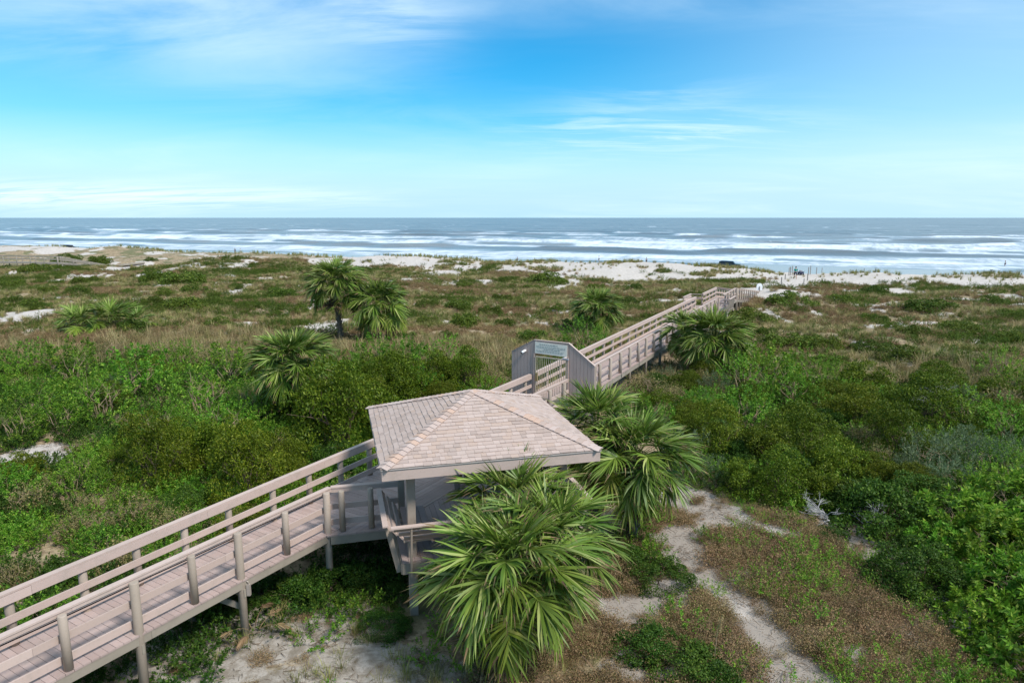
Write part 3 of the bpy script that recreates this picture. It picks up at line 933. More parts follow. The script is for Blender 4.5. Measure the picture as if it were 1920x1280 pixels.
    for i in range(4):
        c = cs[i]; e = Vector((c.x, c.y, ze)); d = (apex - e); Lh = d.length; d.normalize()
        sd_ = d.cross(Vector((0, 0, 1))).normalized()
        n = int(Lh / 0.145)
        for j in range(n + 1):
            p0 = e + d * (j * 0.145 - 0.035); p1 = p0 + d * 0.17
            if j == n: p1 = apex + Vector((0, 0, 0.0))
            def hp(p, s, lift):  # fold over the hip: sides drop with the two roof planes
                return p + sd_ * s * 0.15 + Vector((0, 0, -abs(s) * 0.15 * 0.245 + lift))
            l0, l1 = 0.040, 0.022
            P = [hp(p0, -1, l0), hp(p0, 0, l0), hp(p0, 1, l0), hp(p1, 1, l1), hp(p1, 0, l1), hp(p1, -1, l1)]
            P += [q - Vector((0, 0, 0.014)) for q in P]
            b = MB(); b.poly(P, [(0, 1, 4, 5), (1, 2, 3, 4), (11, 10, 7, 6), (10, 9, 8, 7), (0, 6, 7, 1), (1, 7, 8, 2), (2, 8, 9, 3), (3, 9, 10, 4), (4, 10, 11, 5), (5, 11, 6, 0)])
            b.build('hip_cap', M_HIP, roof)
    return g


M_CREAM2 = plain('drip_edge_metal', (0.42, 0.37, 0.34), 0.5)


def build_gate_wall():
    T = 20.52
    w = empty('gate_wall', ax(T, 0.8, 0.0), 'mauve grey board wall with sloping shoulders across the boardwalk around a barred gate', 'wall')
    prof = [(2.78, 3.33), (1.68, 3.93), (0.06, 3.93), (-1.12, 3.10)]

    def top(n):
        for (a, za), (b, zb) in zip(prof[:-1], prof[1:]):
            if b <= n <= a: return za + (zb - za) * (a - n) / (a - b)
        return prof[0][1] if n > 0 else prof[-1][1]
    n = -1.12; bw = 0.162
    edges = []
    while n < 2.77:
        m = min(n + bw, 2.78)
        if n < 0.06 < m or n < 1.68 < m:
            m = 0.06 if n < 0.06 < m else 1.68
        if m - n > 0.03: edges.append((n, m))
        n = m
    for a, b in edges:
        zb = 0.75 if not (a > 0.02 and b < 1.70) else 3.36
        pts = [ax(T, a + .005, zb), ax(T, b - .005, zb), ax(T, b - .005, top(b - .005)), ax(T, a + .005, top(a + .005))]
        MB().prism(pts, AX_U * 0.03).build('board', M_WALL, w)
    for a, b in ((-1.12, 0.055), (1.685, 2.78)):
        mid = [q for q in prof if a < q[0] < b]
        pts = [ax(T + 0.032, a + .003, 0.76), ax(T + 0.032, b - .003, 0.76), ax(T + 0.032, b - .003, top(b - .003) - .01), ax(T + 0.032, a + .003, top(a + .003) - .01)]
        MB().prism(pts, AX_U * 0.02).build('backing', M_BEAM, w)
    for (a, za), (b, zb) in zip(prof[:-1], prof[1:]):
        MB().beam(ax(T + 0.03, a, za + 0.012), ax(T + 0.03, b, zb + 0.012), 0.10, 0.022, (0, 0, 1)).build('top_trim', M_RAIL, w)
    for n_, z1 in ((2.74, 3.3), (1.72, 3.9), (0.02, 3.9), (-1.08, 3.07)):
        p = ax(T + 0.11, n_); post(w, p.x, p.y, gz(p.x, p.y) - 0.3, z1, 0.05, sq=True)
    MB().beam(ax(T - 0.02, 1.66, 1.4), ax(T - 0.02, 1.66, 3.36), 0.05, 0.06, AX_N).build('jamb', M_RAIL, w)
    MB().beam(ax(T - 0.02, 0.08, 1.4), ax(T - 0.02, 0.08, 3.36), 0.05, 0.06, AX_N).build('jamb', M_RAIL, w)
    gt = bpy.data.objects.new('gate', None); COL.objects.link(gt); gt.parent = w; gt.location = rel(w, ax(T, 0.87, 1.45))
    n0, n1, z0, z1 = 0.15, 1.58, 1.47, 3.24
    for a, b in (((n0, z0), (n0, z1)), ((n1, z0), (n1, z1)), ((n0, z1), (n1, z1)), ((n0, z0), (n1, z0)), ((n0, 2.35), (n0 + .001, 2.36))):
        if a[0] == n0 and b[0] > n0 and b[0] < n0 + 0.1: continue
        MB().beam(ax(T - 0.03, a[0], a[1]), ax(T - 0.03, b[0], b[1]), 0.045, 0.045, AX_U).build('gate_frame', M_GATE, gt)
    for i in range(1, 14):
        n_ = n0 + (n1 - n0) * i / 14
        MB().beam(ax(T - 0.03, n_, z0 + .02), ax(T - 0.03, n_, z1 - .02), 0.02, 0.02, AX_U).build('bar', M_GATE, gt)
    MB().beam(ax(T - 0.05, n1 - 0.06, 2.2), ax(T - 0.05, n1 - 0.06, 2.55), 0.10, 0.09, AX_U).build('lock', M_LOCK, gt)
    MB().beam(ax(T - 0.06, 0.30, 3.29), ax(T - 0.06, 0.02, 3.27), 0.06, 0.05, AX_U).build('closer_arm', M_CONDUIT, gt)
    # sign board over the gate: the print on it is too faint to read, only its lines show
    sg = empty('gate_sign', ax(T - 0.03, 0.87, 3.36), 'pale weathered notice board with faded print over the gate', 'sign')
    MB().beam(ax(T - 0.022, 1.62, 3.625), ax(T - 0.022, 0.12, 3.60), 0.02, 0.48, (0, 0, 1)).build('sign_board', M_SIGN, sg)
    pr = MB()
    rnd = random.Random(4)
    for z, a, b, h in ((3.78, 1.40, 0.55, 0.035), (3.70, 1.55, 0.2, 0.02), (3.645, 1.5, 0.2, 0.02), (3.585, 1.2, 0.45, 0.03), (3.52, 1.55, 0.25, 0.018), (3.465, 1.5, 0.3, 0.018)):
        n_ = a
        while n_ > b:
            l = rnd.uniform(0.05, 0.15)
            pr.beam(ax(T - 0.036, n_, z), ax(T - 0.036, max(n_ - l, b), z), 0.004, h, (0, 0, 1)); n_ -= l + 0.03
    pr.build('faded_print', M_PRINT, sg)['kind'] = 'stuff'
    sc = empty('security_camera', ax(T - 0.02, 2.16, 3.36), 'small white bullet camera on the left shoulder of the gate wall', 'camera')
    b0 = ax(T, 2.10, 3.44); d = (-AX_U * 0.8 + AX_N * 0.35 + Vector((0, 0, -0.35))).normalized()
    MB().tube([b0, b0 - AX_U * 0.05], 0.05, 12).build('bracket', M_WHITE, sc, True)
    h0 = b0 - AX_U * 0.08
    MB().tube([h0 - d * 0.03, h0 + d * 0.17], [0.05, 0.052], 14).build('housing', M_WHITE, sc, True)
    MB().tube([h0 + d * 0.171, h0 + d * 0.182], 0.044, 14).build('lens', M_BLACK, sc, True)
    return w


KT = 41.4


def build_walkover():
    W = 1.75
    wk = empty('beach_walkover', ax2(20, 0.9, 0.0), 'long pinkish timber walkover with railings running from the gate wall to the beach', 'walkover')
    R_U = Vector((0.515, 0.857, 0)); RL = 13.0; RD = 1.55
    K0 = ax2(KT, 0); KW = ax2(KT, W)

    def side(side_, t, z): return ax2(t, 0 if side_ == 0 else W, z)
    tb0 = (at(1323, 557, RAIL) - W0).dot(AX2_U); tb1 = (at(1340, 551, RAIL) - W0).dot(AX2_U)
    dk = MB()
    planks(None, [tuple(ax2(0, -0.18)[:2]), tuple(ax2(KT, -0.18)[:2]), tuple(ax2(KT, W + 0.18)[:2]), tuple(ax2(0, W + 0.18)[:2])], AX2_N, DECK, joined=dk)
    # the ramp down to the sand, plank by plank
    RN = Vector((-R_U.y, R_U.x, 0))
    nst = int(RL / 0.145)
    for i in range(nst):
        a = K0 + R_U * (i * 0.145 + 0.06); z = DECK - RD * (i + 0.5) / nst
        dk.beam(Vector((a.x, a.y, z)) - RN * 0.15, Vector((a.x, a.y, z)) + RN * (W + 0.1), 0.135, 0.04)
    # two seat bays
    for n0, n1 in ((-0.85, -0.185), (W + 0.185, W + 0.95)):
        planks(None, [tuple(ax2(tb0, n0)[:2]), tuple(ax2(tb1, n0)[:2]), tuple(ax2(tb1, n1)[:2]), tuple(ax2(tb0, n1)[:2])], AX2_N, DECK - 0.003, joined=dk)
    dk.build('deck_boards', M_DECK, wk)['kind'] = 'stuff'
    for n in (-0.14, 0.85, W + 0.14):
        boards(wk, 'beam', ax2(0, n, DECK - 0.15), ax2(KT, n, DECK - 0.15), 0.05, 0.21, M_BEAM, 4.88)
    for n in (-0.1, W):
        a = K0 + RN * n; b = a + R_U * RL
        MB().beam((a.x, a.y, DECK - 0.15), (b.x, b.y, DECK - 0.15 - RD), 0.05, 0.2).build('ramp_beam', M_BEAM, wk)
    railing(wk, side(0, 0.05, 0), side(0, tb0, 0), AX2_N, (DECK, DECK), 0.10)
    railing(wk, side(0, tb1, 0), side(0, KT, 0), AX2_N, (DECK, DECK), 0.10)
    railing(wk, side(1, 0.05, 0), side(1, tb0, 0), -AX2_N, (DECK, DECK), 0.17, -0.052)
    railing(wk, side(1, tb1, 0), side(1, KT, 0), -AX2_N, (DECK, DECK), 0.17, -0.052)
    E0 = K0 + R_U * RL; E1 = KW + R_U * (RL - 0.9)
    railing(wk, K0, E0, RN, (DECK, DECK - RD), 0.12)
    railing(wk, KW, E1, -RN, (DECK, DECK - RD * (RL - 0.9) / RL), 0.12)
    t = 0.25; k = 0
    while t < KT:
        for sd_ in (0, 1):
            if tb0 + 0.15 < t < tb1 - 0.15: continue
            p = ax2(t, -0.105 if sd_ == 0 else W + 0.105)
            deep = k % 2 == 1
            post(wk, p.x, p.y, min(gz(p.x, p.y) - 0.3, DECK - 0.3) if deep else DECK - 0.22, RAIL - (0.03 if sd_ == 0 else 0.06), 0.075, mat=M_POST)
        t += 1.52; k += 1
    for i in range(14):
        f = 0.4 + i * (RL - 0.5) / 13
        z = DECK - RD * f / RL
        for base, n in ((K0, -0.1), (KW, 0.1)):
            p = base + R_U * f + RN * n
            post(wk, p.x, p.y, min(z - 0.2, gz(p.x, p.y) - 0.2), z + 1.02, 0.07)
    for sg, nb in ((-1, -0.8), (1, W + 0.9)):
        bay = bpy.data.objects.new('seat_bay', None); COL.objects.link(bay); bay.parent = wk; bay.location = rel(wk, ax2((tb0 + tb1) / 2, nb, DECK))
        n_in = -0.05 if sg < 0 else W + 0.05
        fl = nb + sg * 0.16
        MB().beam(ax2(tb0 - .05, fl, DECK + 0.98), ax2(tb1 + .05, fl, DECK + 0.98), 0.15, 0.045).build('bay_cap', M_RAIL, bay)
        m = int((tb1 - tb0) / 0.2)
        for i in range(m + 1):
            tt = tb0 + (tb1 - tb0) * i / m
            MB().beam(ax2(tt, nb, DECK - 0.2), ax2(tt, fl, DECK + 0.96), 0.09 if sg < 0 else 0.195, 0.03, AX2_N).build('back_slat', M_POST if sg < 0 else M_RAIL, bay)
        for i in range(2):
            nn = nb - sg * (0.1 + i * 0.145)
            MB().beam(ax2(tb0 + .03, nn, DECK + 0.45), ax2(tb1 - .03, nn, DECK + 0.45), 0.135, 0.04).build('slat', M_DECK, bay)
        for tt in (tb0, tb1):
            p0 = ax2(tt, n_in, DECK + 0.98); p1 = ax2(tt, fl, DECK + 0.955)
            MB().beam(p0, p1, 0.12, 0.04).build('bay_side_cap', M_RAIL, bay)
            MB().beam(ax2(tt, n_in, DECK + 0.62), ax2(tt, nb + sg * .1, DECK + 0.62), 0.036, 0.14).build('bay_side', M_RAIL, bay)
            p = ax2(tt, nb + sg * 0.02); post(bay, p.x, p.y, min(gz(p.x, p.y) - 0.3, DECK - 0.3), DECK - 0.05, 0.08, mat=M_BEAM)
    return wk


def build_far_boardwalk():
    A = on_ground(-70, 506); B = on_ground(108, 503); C = on_ground(196, 500); D = on_ground(272, 492)
    fb = empty('far_boardwalk', (B.x, B.y, 0), 'brown timber boardwalk with railings far off among the dunes at the left edge', 'boardwalk')
    zA, zB, zC, zD = 1.15, 0.95, gz(C.x, C.y) + 0.3, gz(D.x, D.y) + 0.45
    dk = MB()
    for (p, zp), (q, zq) in (((A, zA), (B, zB)), ((B, zB), (C, zC)), ((C, zC), (D, zD))):
        d = Vector((q.x - p.x, q.y - p.y, 0)).normalized(); nn = Vector((-d.y, d.x, 0))
        for off in (0.5, 0.8, 1.1, 1.4):
            dk.beam(Vector((p.x, p.y, zp)) + nn * off, Vector((q.x, q.y, zq)) + nn * off, 0.28, 0.05)
        MB().beam(Vector((p.x, p.y, zp - 0.14)) + nn * 0.3, Vector((q.x, q.y, zq - 0.14)) + nn * 0.3, 0.05, 0.22).build('beam', M_BEAM, fb)
        if p is C: continue
        L = (Vector((q.x, q.y, 0)) - Vector((p.x, p.y, 0))).length
        hq = 1.05 if q is B else 0.15
        for s_ in (0.3, 1.6):
            for zz in (1.0, 0.55):
                MB().beam(Vector((p.x, p.y, zp + zz)) + nn * s_, Vector((q.x, q.y, zq + zz * hq)) + nn * s_, 0.06, 0.14).build('rail', M_BEAM, fb)
            m = int(L / 2.4)
            for i in range(m + 1):
                f = i / m; x, y = p.x + (q.x - p.x) * f + nn.x * s_, p.y + (q.y - p.y) * f + nn.y * s_
                z = zp + (zq - zp) * f
                post(fb, x, y, gz(x, y) - 0.3, z + 1.05 * (1 + (hq - 1) * f if q is not B else 1), 0.08, mat=M_BEAM)
    dk.build('deck_boards', M_BEAM, fb)['kind'] = 'stuff'


build_boardwalk(); build_gazebo(); build_gate_wall(); build_walkover(); build_far_boardwalk()

# ------------------------------------------------------------------ plants: leaf meshes
def unit(v):
    return v / np.maximum(np.linalg.norm(v, axis=-1, keepdims=True), 1e-9)


def leaves(C, D, Nn, L, Wd, fold=0.12):
    """kite leaves: C base points, D growing directions, Nn face normals, L lengths, Wd widths"""
    D = unit(D); T = unit(np.cross(D, Nn)); N2 = np.cross(T, D)
    L = np.asarray(L)[:, None]; Wd = np.asarray(Wd)[:, None]
    p0 = C; p1 = C + D * L * 0.45 + T * Wd * 0.5 + N2 * L * fold; p3 = C + D * L * 0.45 - T * Wd * 0.5 + N2 * L * fold; p2 = C + D * L - N2 * L * fold * 0.5
    V = np.stack([p0, p1, p2, p3], 1).reshape(-1, 3)
    F = np.arange(len(V)).reshape(-1, 4)
    return V, F


def rdir(rng, n):
    return unit(rng.normal(size=(n, 3)))


def dome_points(rng, K, rx, h, lo=0.0, flat=1.0):
    d = rdir(rng, K * 3); d = d[d[:, 2] > lo - 0.15][:K]
    return d, d * np.array([rx, rx, h])


def crown_olive(rng, rx, h, dens=1.0, leaf=0.055, lw=0.42, spread=0.6):
    K = int(32 * dens * (rx ** 1.2 + 0.5))
    d, c = dome_points(rng, K, rx, h)
    lump = 0.62 + 0.46 * rng.random((len(c), 1)); c = c * lump; c[:, 2] = np.maximum(c[:, 2], 0.06)
    C = []; D = []; Q = []
    for i in range(len(c)):
        r = rng.uniform(0.19, 0.34) * (0.6 + 0.4 * rx)
        m = int(200 * dens * (r / 0.34) ** 1.6 * rng.uniform(0.85, 1.15))
        q = unit(rdir(rng, m) + 0.55 * d[i] + np.array([0, 0, 0.35]))
        C.append(c[i] + q * r * rng.uniform(0.62, 1.05, (m, 1)) ** 0.7 * np.array([1, 1, 0.85])); D.append(unit(0.55 * q + 0.85 * rdir(rng, m) + np.array([0, 0, 0.25]))); Q.append(q)
    C = np.concatenate(C); D = np.concatenate(D); Q = np.concatenate(Q)
    k = C[:, 2] > 0.02; C = C[k]; D = D[k]; Q = Q[k]
    n = len(C)
    L = leaf * rng.uniform(0.75, 1.35, n)
    return leaves(C, D, Q + 0.55 * rdir(rng, n), L, L * lw)


def crown_broad(rng, rx, h, dens=1.0, leaf=0.10, lw=0.48):
    K = int(105 * dens * (rx ** 1.5 + 0.3))
    d, c = dome_points(rng, K, rx, h)
    c = c * (0.55 + 0.5 * rng.random((len(c), 1)) ** 0.6); c[:, 2] = np.maximum(c[:, 2], 0.05)
    C = []; D = []
    for i in range(len(c)):
        g = unit(d[i] * np.array([1, 1, 0.6]) + np.array([0, 0, 0.75]) + 0.35 * rng.normal(size=3))
        m = int(rng.integers(14, 24)); sl = rng.uniform(0.22, 0.42)
        f = np.sort(rng.random(m)); az = np.arange(m) * 2.4 + rng.uniform(0, 6)
        a = unit(np.cross(g, [0.3, 0.2, 0.9])); b = np.cross(g, a)
        rad = np.cos(az)[:, None] * a + np.sin(az)[:, None] * b
        C.append(c[i] + g * (f[:, None] * sl)); D.append(unit(rad * (1.15 - 0.7 * f[:, None]) + g * (0.15 + 0.8 * f[:, None]) + np.array([0, 0, -0.1])))
    C = np.concatenate(C); D = np.concatenate(D); n = len(C)
    L = leaf * rng.uniform(0.6, 1.25, n)
    Nn = unit(C) * 0.7 + np.array([0, 0, 0.6]) + 0.4 * rng.normal(size=(n, 3))
    return leaves(C, D, Nn, L, L * lw)


def crown_plume(rng, rx, h, dens=1.0):
    K = int(60 * dens * (rx ** 1.5 + 0.3))
    d, c = dome_points(rng, K, rx, h)
    c = c * (0.6 + 0.42 * rng.random((len(c), 1)) ** 0.6); c[:, 2] = np.maximum(c[:, 2], 0.05)
    C = []; D = []
    for i in range(len(c)):
        g = unit(d[i] * 0.7 + np.array([0, 0, 0.8]) + 0.25 * rng.normal(size=3)); m = int(rng.integers(45, 75)); sl = rng.uniform(0.3, 0.5)
        f = rng.random((m, 1)); q = rdir(rng, m)
        C.append(c[i] + g * f * sl + q * 0.12 * (1.1 - f)); D.append(unit(g * 0.9 + q * 0.8))
    C = np.concatenate(C); D = np.concatenate(D); n = len(C)
    L = 0.075 * rng.uniform(0.6, 1.3, n)
    return leaves(C, D, rdir(rng, n), L, L * 0.24)


def crown_weed(rng, rx, h, dens=1.0, leaf=0.04):
    K = int(70 * dens * (rx + 0.3))
    d, c = dome_points(rng, K, rx, h, 0.15)
    c = c * (0.6 + 0.5 * rng.random((len(c), 1)))
    C = []; D = []
    for i in range(len(c)):
        m = int(rng.integers(16, 34)); f = rng.random((m, 1)) ** 0.6
        base = c[i] * np.array([0.35, 0.35, 0.0])
        C.append(base + (c[i] - base) * f + 0.06 * rng.normal(size=(m, 3))); D.append(unit(rdir(rng, m) + np.array([0, 0, 0.3])))
    C = np.concatenate(C); D = np.concatenate(D); n = len(C)
    C[:, 2] = np.abs(C[:, 2])
    L = leaf * rng.uniform(0.6, 1.5, n)
    return leaves(C, D, rdir(rng, n), L, L * 0.5)


def stems_mesh(name, rng, rx, h, n, r, mat, up=0.72):
    b = MB()
    for i in range(n):
        a = rng.uniform(0, 6.28); q = rng.uniform(0.25, 0.95)
        e = Vector((math.cos(a) * rx * q, math.sin(a) * rx * q, h * up * math.sqrt(max(0.05, 1 - q * q))))
        s = Vector((math.cos(a) * 0.12 * rx, math.sin(a) * 0.12 * rx, -0.1))
        m1 = s.lerp(e, 0.4) + Vector((rng.normal() * .08, rng.normal() * .08, 0.1 * h)); m2 = s.lerp(e, 0.75) + Vector((rng.normal() * .08, rng.normal() * .08, 0.05 * h))
        b.tube([s, m1, m2, e], [r, r * 0.8, r * 0.55, r * 0.2], 5, False)
        for k in range(2):
            t = m2.lerp(e, rng.uniform(0, .6)); f = t + Vector((rng.normal() * .22 * rx, rng.normal() * .22 * rx, rng.uniform(.05, .3) * h))
            b.tube([t, f], [r * 0.4, r * 0.12], 4, False)
    return b.mesh(name, mat)


def lib(kind, n):
    out = []
    for i in range(n):
        rng = np.random.default_rng(hash_kind(kind) + i)
        if kind == 'olive_bush':
            rx = (0.85, 1.15, 1.0, 1.35)[i % 4]; h = rx * (1.25, 1.15, 1.45, 1.1)[i % 4]
            V, F = crown_olive(rng, rx, h, 1.35, 0.058, 0.5); m = L_OLIVE; st = (10, 0.022, M_STEM)
        elif kind == 'dark_bush':
            rx = (0.9, 1.1, 1.25)[i % 3]; h = rx * (1.1, 0.95, 1.2)[i % 3]
            V, F = crown_olive(rng, rx, h, 1.15, 0.070, 0.6); m = L_DARK; st = (9, 0.022, M_STEM)
        elif kind == 'leafy_shrub':
            rx = (0.9, 1.15, 1.3, 1.0)[i % 4]; h = rx * (1.35, 1.15, 1.1, 1.55)[i % 4]
            V, F = crown_broad(rng, rx, h, 1.0, (0.10, 0.085, 0.115, 0.08)[i % 4]); m = L_BRIGHT; st = (14, 0.016, M_STEM_D)
        elif kind == 'big_leaf_shrub':
            rx = (1.1, 1.3)[i % 2]; h = rx * 1.0
            V, F = crown_broad(rng, rx, h, 0.85, 0.17, 0.46); m = L_BRIGHT; st = (14, 0.018, M_STEM_D)
        elif kind == 'grey_shrub':
            rx = (0.8, 1.1, 1.0)[i % 3]; h = rx * 1.1
            V, F = crown_plume(rng, rx, h); m = L_GREY; st = (14, 0.014, M_STEM_D)
        elif kind == 'low_dune_shrub':
            rx = (0.9, 1.2, 1.0)[i % 3]; h = rx * (0.5, 0.42, 0.6)[i % 3]
            V, F = crown_olive(rng, rx, h, 0.8, 0.09, 0.55); m = L_LOW; st = (7, 0.015, M_STEM)
        elif kind == 'yellowing_shrub':
            rx = (0.9, 1.1)[i % 2]; h = rx * 1.25
            V, F = crown_weed(rng, rx, h, 1.5, 0.06); m = L_PALE; st = (26, 0.013, M_STEM_D)
        elif kind == 'dry_weed':
            rx = (0.55, 0.75, 0.65)[i % 3]; h = rx * (0.75, 0.6, 0.9)[i % 3]
            V, F = crown_weed(rng, rx, h, 1.7, 0.036); m = L_DRY; st = (26, 0.005, M_STEM_D)
        elif kind == 'green_weed':
            rx = (0.45, 0.6, 0.5)[i % 3]; h = rx * 0.7
            V, F = crown_broad(rng, rx, h, 0.6, 0.065); m = L_BRIGHT; st = (8, 0.005, M_STEM)
        me = mesh_np(kind, V, F, m)
        out.append((me, stems_mesh('stems', rng, rx * 0.92, h, st[0], st[1], st[2]), rx, h))
    return out


def hash_kind(k):
    return sum(ord(c) * (i + 3) for i, c in enumerate(k)) * 13


KINDS = {k: lib(k, n) for k, n in (('olive_bush', 4), ('dark_bush', 3), ('leafy_shrub', 4), ('big_leaf_shrub', 2), ('grey_shrub', 3), ('low_dune_shrub', 3), ('yellowing_shrub', 2), ('dry_weed', 3), ('green_weed', 3))}
PHRASE = {'olive_bush': ('olive green fine leaved bush', 'bush'), 'dark_bush': ('dark green dense bush', 'bush'), 'leafy_shrub': ('bright green leafy shrub', 'shrub'),
          'big_leaf_shrub': ('light green large leaved shrub', 'shrub'), 'grey_shrub': ('grey green feathery shrub', 'shrub'), 'low_dune_shrub': ('low spreading green dune shrub', 'shrub'),
          'yellowing_shrub': ('twiggy yellowing shrub', 'shrub'), 'dry_weed': ('brown dried weed clump', 'weed'), 'green_weed': ('small fresh green weed', 'weed')}
GROUPS = {'olive_bush': 'olive bushes in the scrub', 'dark_bush': 'dark bushes in the scrub', 'leafy_shrub': 'leafy shrubs in the scrub', 'big_leaf_shrub': 'large leaved shrubs at the lower right',
          'grey_shrub': 'grey green shrubs in the scrub', 'low_dune_shrub': 'low shrubs dotted over the dunes', 'yellowing_shrub': 'yellowing shrubs in the scrub', 'dry_weed': 'brown weeds around the sand path', 'green_weed': 'green weeds around the sand path'}
ITEMS = []          # (object, kind, x, y) labelled at the end
OCC = []            # taken ground: x, y, r


def plant(kind, x, y, sc=1.0, flat=1.0, var=None, sink=0.05):
    me, st, rx, h = KINDS[kind][var if var is not None else random.randrange(len(KINDS[kind]))]
    o = put(kind + ('_plant' if kind.endswith('weed') else ''), me, None, (x, y, gz(x, y) - sink))
    o.rotation_euler = (random.uniform(-.06, .06), random.uniform(-.06, .06), random.uniform(0, 6.28))
    o.scale = (sc * random.uniform(.93, 1.07), sc * random.uniform(.93, 1.07), sc * flat)
    c = put('stems', st, o)
    o['category'] = PHRASE[kind][1]; o['group'] = GROUPS[kind]
    ITEMS.append((o, kind, x, y)); OCC.append((x, y, rx * sc))
    return o


def walk_free(x, y, m=0.0):
    """true where no boardwalk or gazebo stands over the spot"""
    p = Vector((x, y, 0))
    t = (p - AX_P).dot(AX_U); n = (p - AX_P).dot(AX_N)
    if -5 < t < 21 and -0.35 - m < n < 2.0 + m: return False
    q = p - W0; t = q.dot(AX2_U); n = q.dot(AX2_N)
    if -1 < t < KT + 14 and -0.4 - m < n < 2.2 + m: return False
    q = p - GZ_C; lx = _ca * q.x + _sa * q.y; ly = -_sa * q.x + _ca * q.y
    if abs(lx) < 2.5 + m and abs(ly) < 2.5 + m: return False
    if -3.9 - m < lx < 0.5 + m and -0.4 - m < ly < 4 + m and ly - lx < 4: return False
    return True


def spot(kind, px, py, wpx, flat=1.0, sink=0.05):
    """a plant whose base shows at photo pixel px, py and whose crown is wpx wide there"""
    p = on_ground(px, py)
    v = random.randrange(len(KINDS[kind])); rx = KINDS[kind][v][2]
    depth = p.y * _c + (CAM_H - p.z) * _s
    g = (1.14 if px < 1000 else 0.92) if kind in ('olive_bush', 'dark_bush', 'grey_shrub') and flat == 1.0 else 1.0
    return plant(kind, p.x, p.y, max(0.3, g * wpx * depth / 1280 / 2 / (rx * 1.08)), flat * ((1.32 if px < 1000 else random.uniform(0.8, 1.15)) if g > 1 else 1.0), v, sink)


# ---- plants one can point at
for px, py, w in [(640, 838, 190), (720, 760, 120), (600, 800, 120), (690, 800, 110), (300, 905, 130), (345, 880, 110), (470, 935, 140), (520, 900, 110), (430, 885, 110), (760, 755, 90), (820, 735, 80), (870, 728, 90)]:
    spot('olive_bush', px, py, w)
for px, py, w in [(1340, 850, 150), (1500, 850, 180), (1440, 870, 130), (1600, 800, 150), (1725, 800, 190), (1680, 850, 150), (1560, 900, 140), (1470, 935, 150), (1400, 925, 110), (1545, 945, 130), (1620, 750, 120),
                  (1760, 745, 130), (1570, 770, 110), (1640, 905, 110), (1290, 800, 90), (1860, 760, 90)]:
    spot('olive_bush', px, py, w)
for px, py, w in [(1650, 985, 190), (1730, 960, 150), (1590, 960, 120), (1720, 1100, 170), (1380, 870, 100), (560, 790, 120), (350, 965, 110)]:
    spot('dark_bush', px, py, w, 0.85)
for px, py, w in [(1290, 875, 120), (1325, 905, 90), (1750, 890, 140), (1800, 860, 120), (1850, 890, 120), (1780, 930, 130), (1250, 720, 60), (1340, 745, 90), (1700, 900, 90), (1900, 870, 100)]:
    spot('grey_shrub', px, py, w)
for px, py, w in [(1850, 1060, 190), (1910, 1150, 210), (1800, 1010, 170), (1900, 980, 180), (1960, 1060, 200), (1840, 1180, 150), (1980, 1200, 230), (1760, 1050, 130), (1940, 1260, 200), (1990, 960, 170), (1880, 1235, 120)]:
    spot('big_leaf_shrub', px, py, w)
for px, py, w in [(60, 700, 110), (140, 720, 120), (260, 740, 130), (330, 700, 100), (70, 780, 130), (190, 790, 140), (30, 830, 110), (120, 810, 110), (380, 780, 140), (300, 830, 110), (420, 830, 120), (430, 720, 110),
                  (760, 700, 120), (830, 710, 110), (790, 745, 100), (640, 720, 110), (700, 690, 90), (540, 720, 90), (1520, 720, 120), (1440, 735, 130), (1390, 745, 110), (1490, 760, 120), (1800, 800, 130), (1890, 810, 120),
                  (1090, 660, 90), (1120, 650, 70), (1065, 655, 60), (1400, 800, 110), (1550, 730, 90), (1320, 780, 100), (1850, 940, 130), (1870, 715, 90), (1930, 740, 110)]:
    spot('leafy_shrub', px, py, w)
for px, py, w in [(255, 990, 120), (330, 1000, 110), (90, 700, 90), (210, 680, 100), (320, 680, 90), (400, 690, 90), (880, 700, 100), (920, 725, 90), (850, 690, 80), (1210, 745, 100), (1175, 760, 90), (1260, 760, 90), (1240, 790, 80),
                  (1380, 700, 90), (430, 1000, 110), (150, 1010, 120), (60, 960, 110), (1880, 770, 100), (470, 760, 90), (20, 700, 80)]:
    spot('yellowing_shrub', px, py, w)
LOW = [(290, 527, 46), (343, 531, 72), (163, 533, 46), (105, 535, 30), (77, 532, 30), (20, 540, 50), (67, 512, 50), (127, 497, 40), (187, 499, 42), (283, 496, 18), (57, 580, 50), (10, 585, 36), (147, 550, 42), (240, 548, 28),
       (288, 572, 40), (343, 583, 58), (310, 556, 30), (403, 560, 30), (493, 555, 24), (533, 561, 58), (563, 586, 28), (367, 549, 46), (443, 541, 26), (467, 578, 32), (93, 549, 36), (20, 562, 44), (1023, 531, 66), (998, 544, 36),
       (943, 527, 22), (967, 524, 20), (943, 566, 42), (800, 577, 48), (860, 581, 48), (843, 558, 24), (1050, 577, 32), (977, 578, 32), (920, 591, 42), (870, 612, 54), (803, 607, 38), (947, 614, 38), (1087, 605, 34), (1023, 589, 28),
       (1170, 571, 44), (1060, 616, 44), (1403, 606, 74), (1480, 572, 70), (1477, 648, 74), (1547, 654, 60), (1637, 657, 70), (1690, 672, 80), (1773, 681, 60), (1713, 631, 56), (1793, 623, 74), (1740, 582, 72), (1640, 552, 44),
       (1647, 603, 34), (1597, 629, 40), (1673, 617, 34), (1573, 577, 44), (1900, 641, 64), (1867, 646, 44), (1860, 570, 44), (1890, 595, 52), (1627, 600, 34), (1563, 681, 64), (1440, 625, 40), (1820, 690, 60), (1520, 640, 40),
       (620, 590, 40), (690, 640, 40), (520, 600, 40), (410, 610, 40), (250, 620, 50), (760, 640, 44), (840, 640, 40), (1000, 640, 50), (900, 650, 44), (640, 545, 30), (740, 545, 34), (870, 540, 30), (1120, 545, 36), (1190, 545, 34), (1330, 600, 36)]
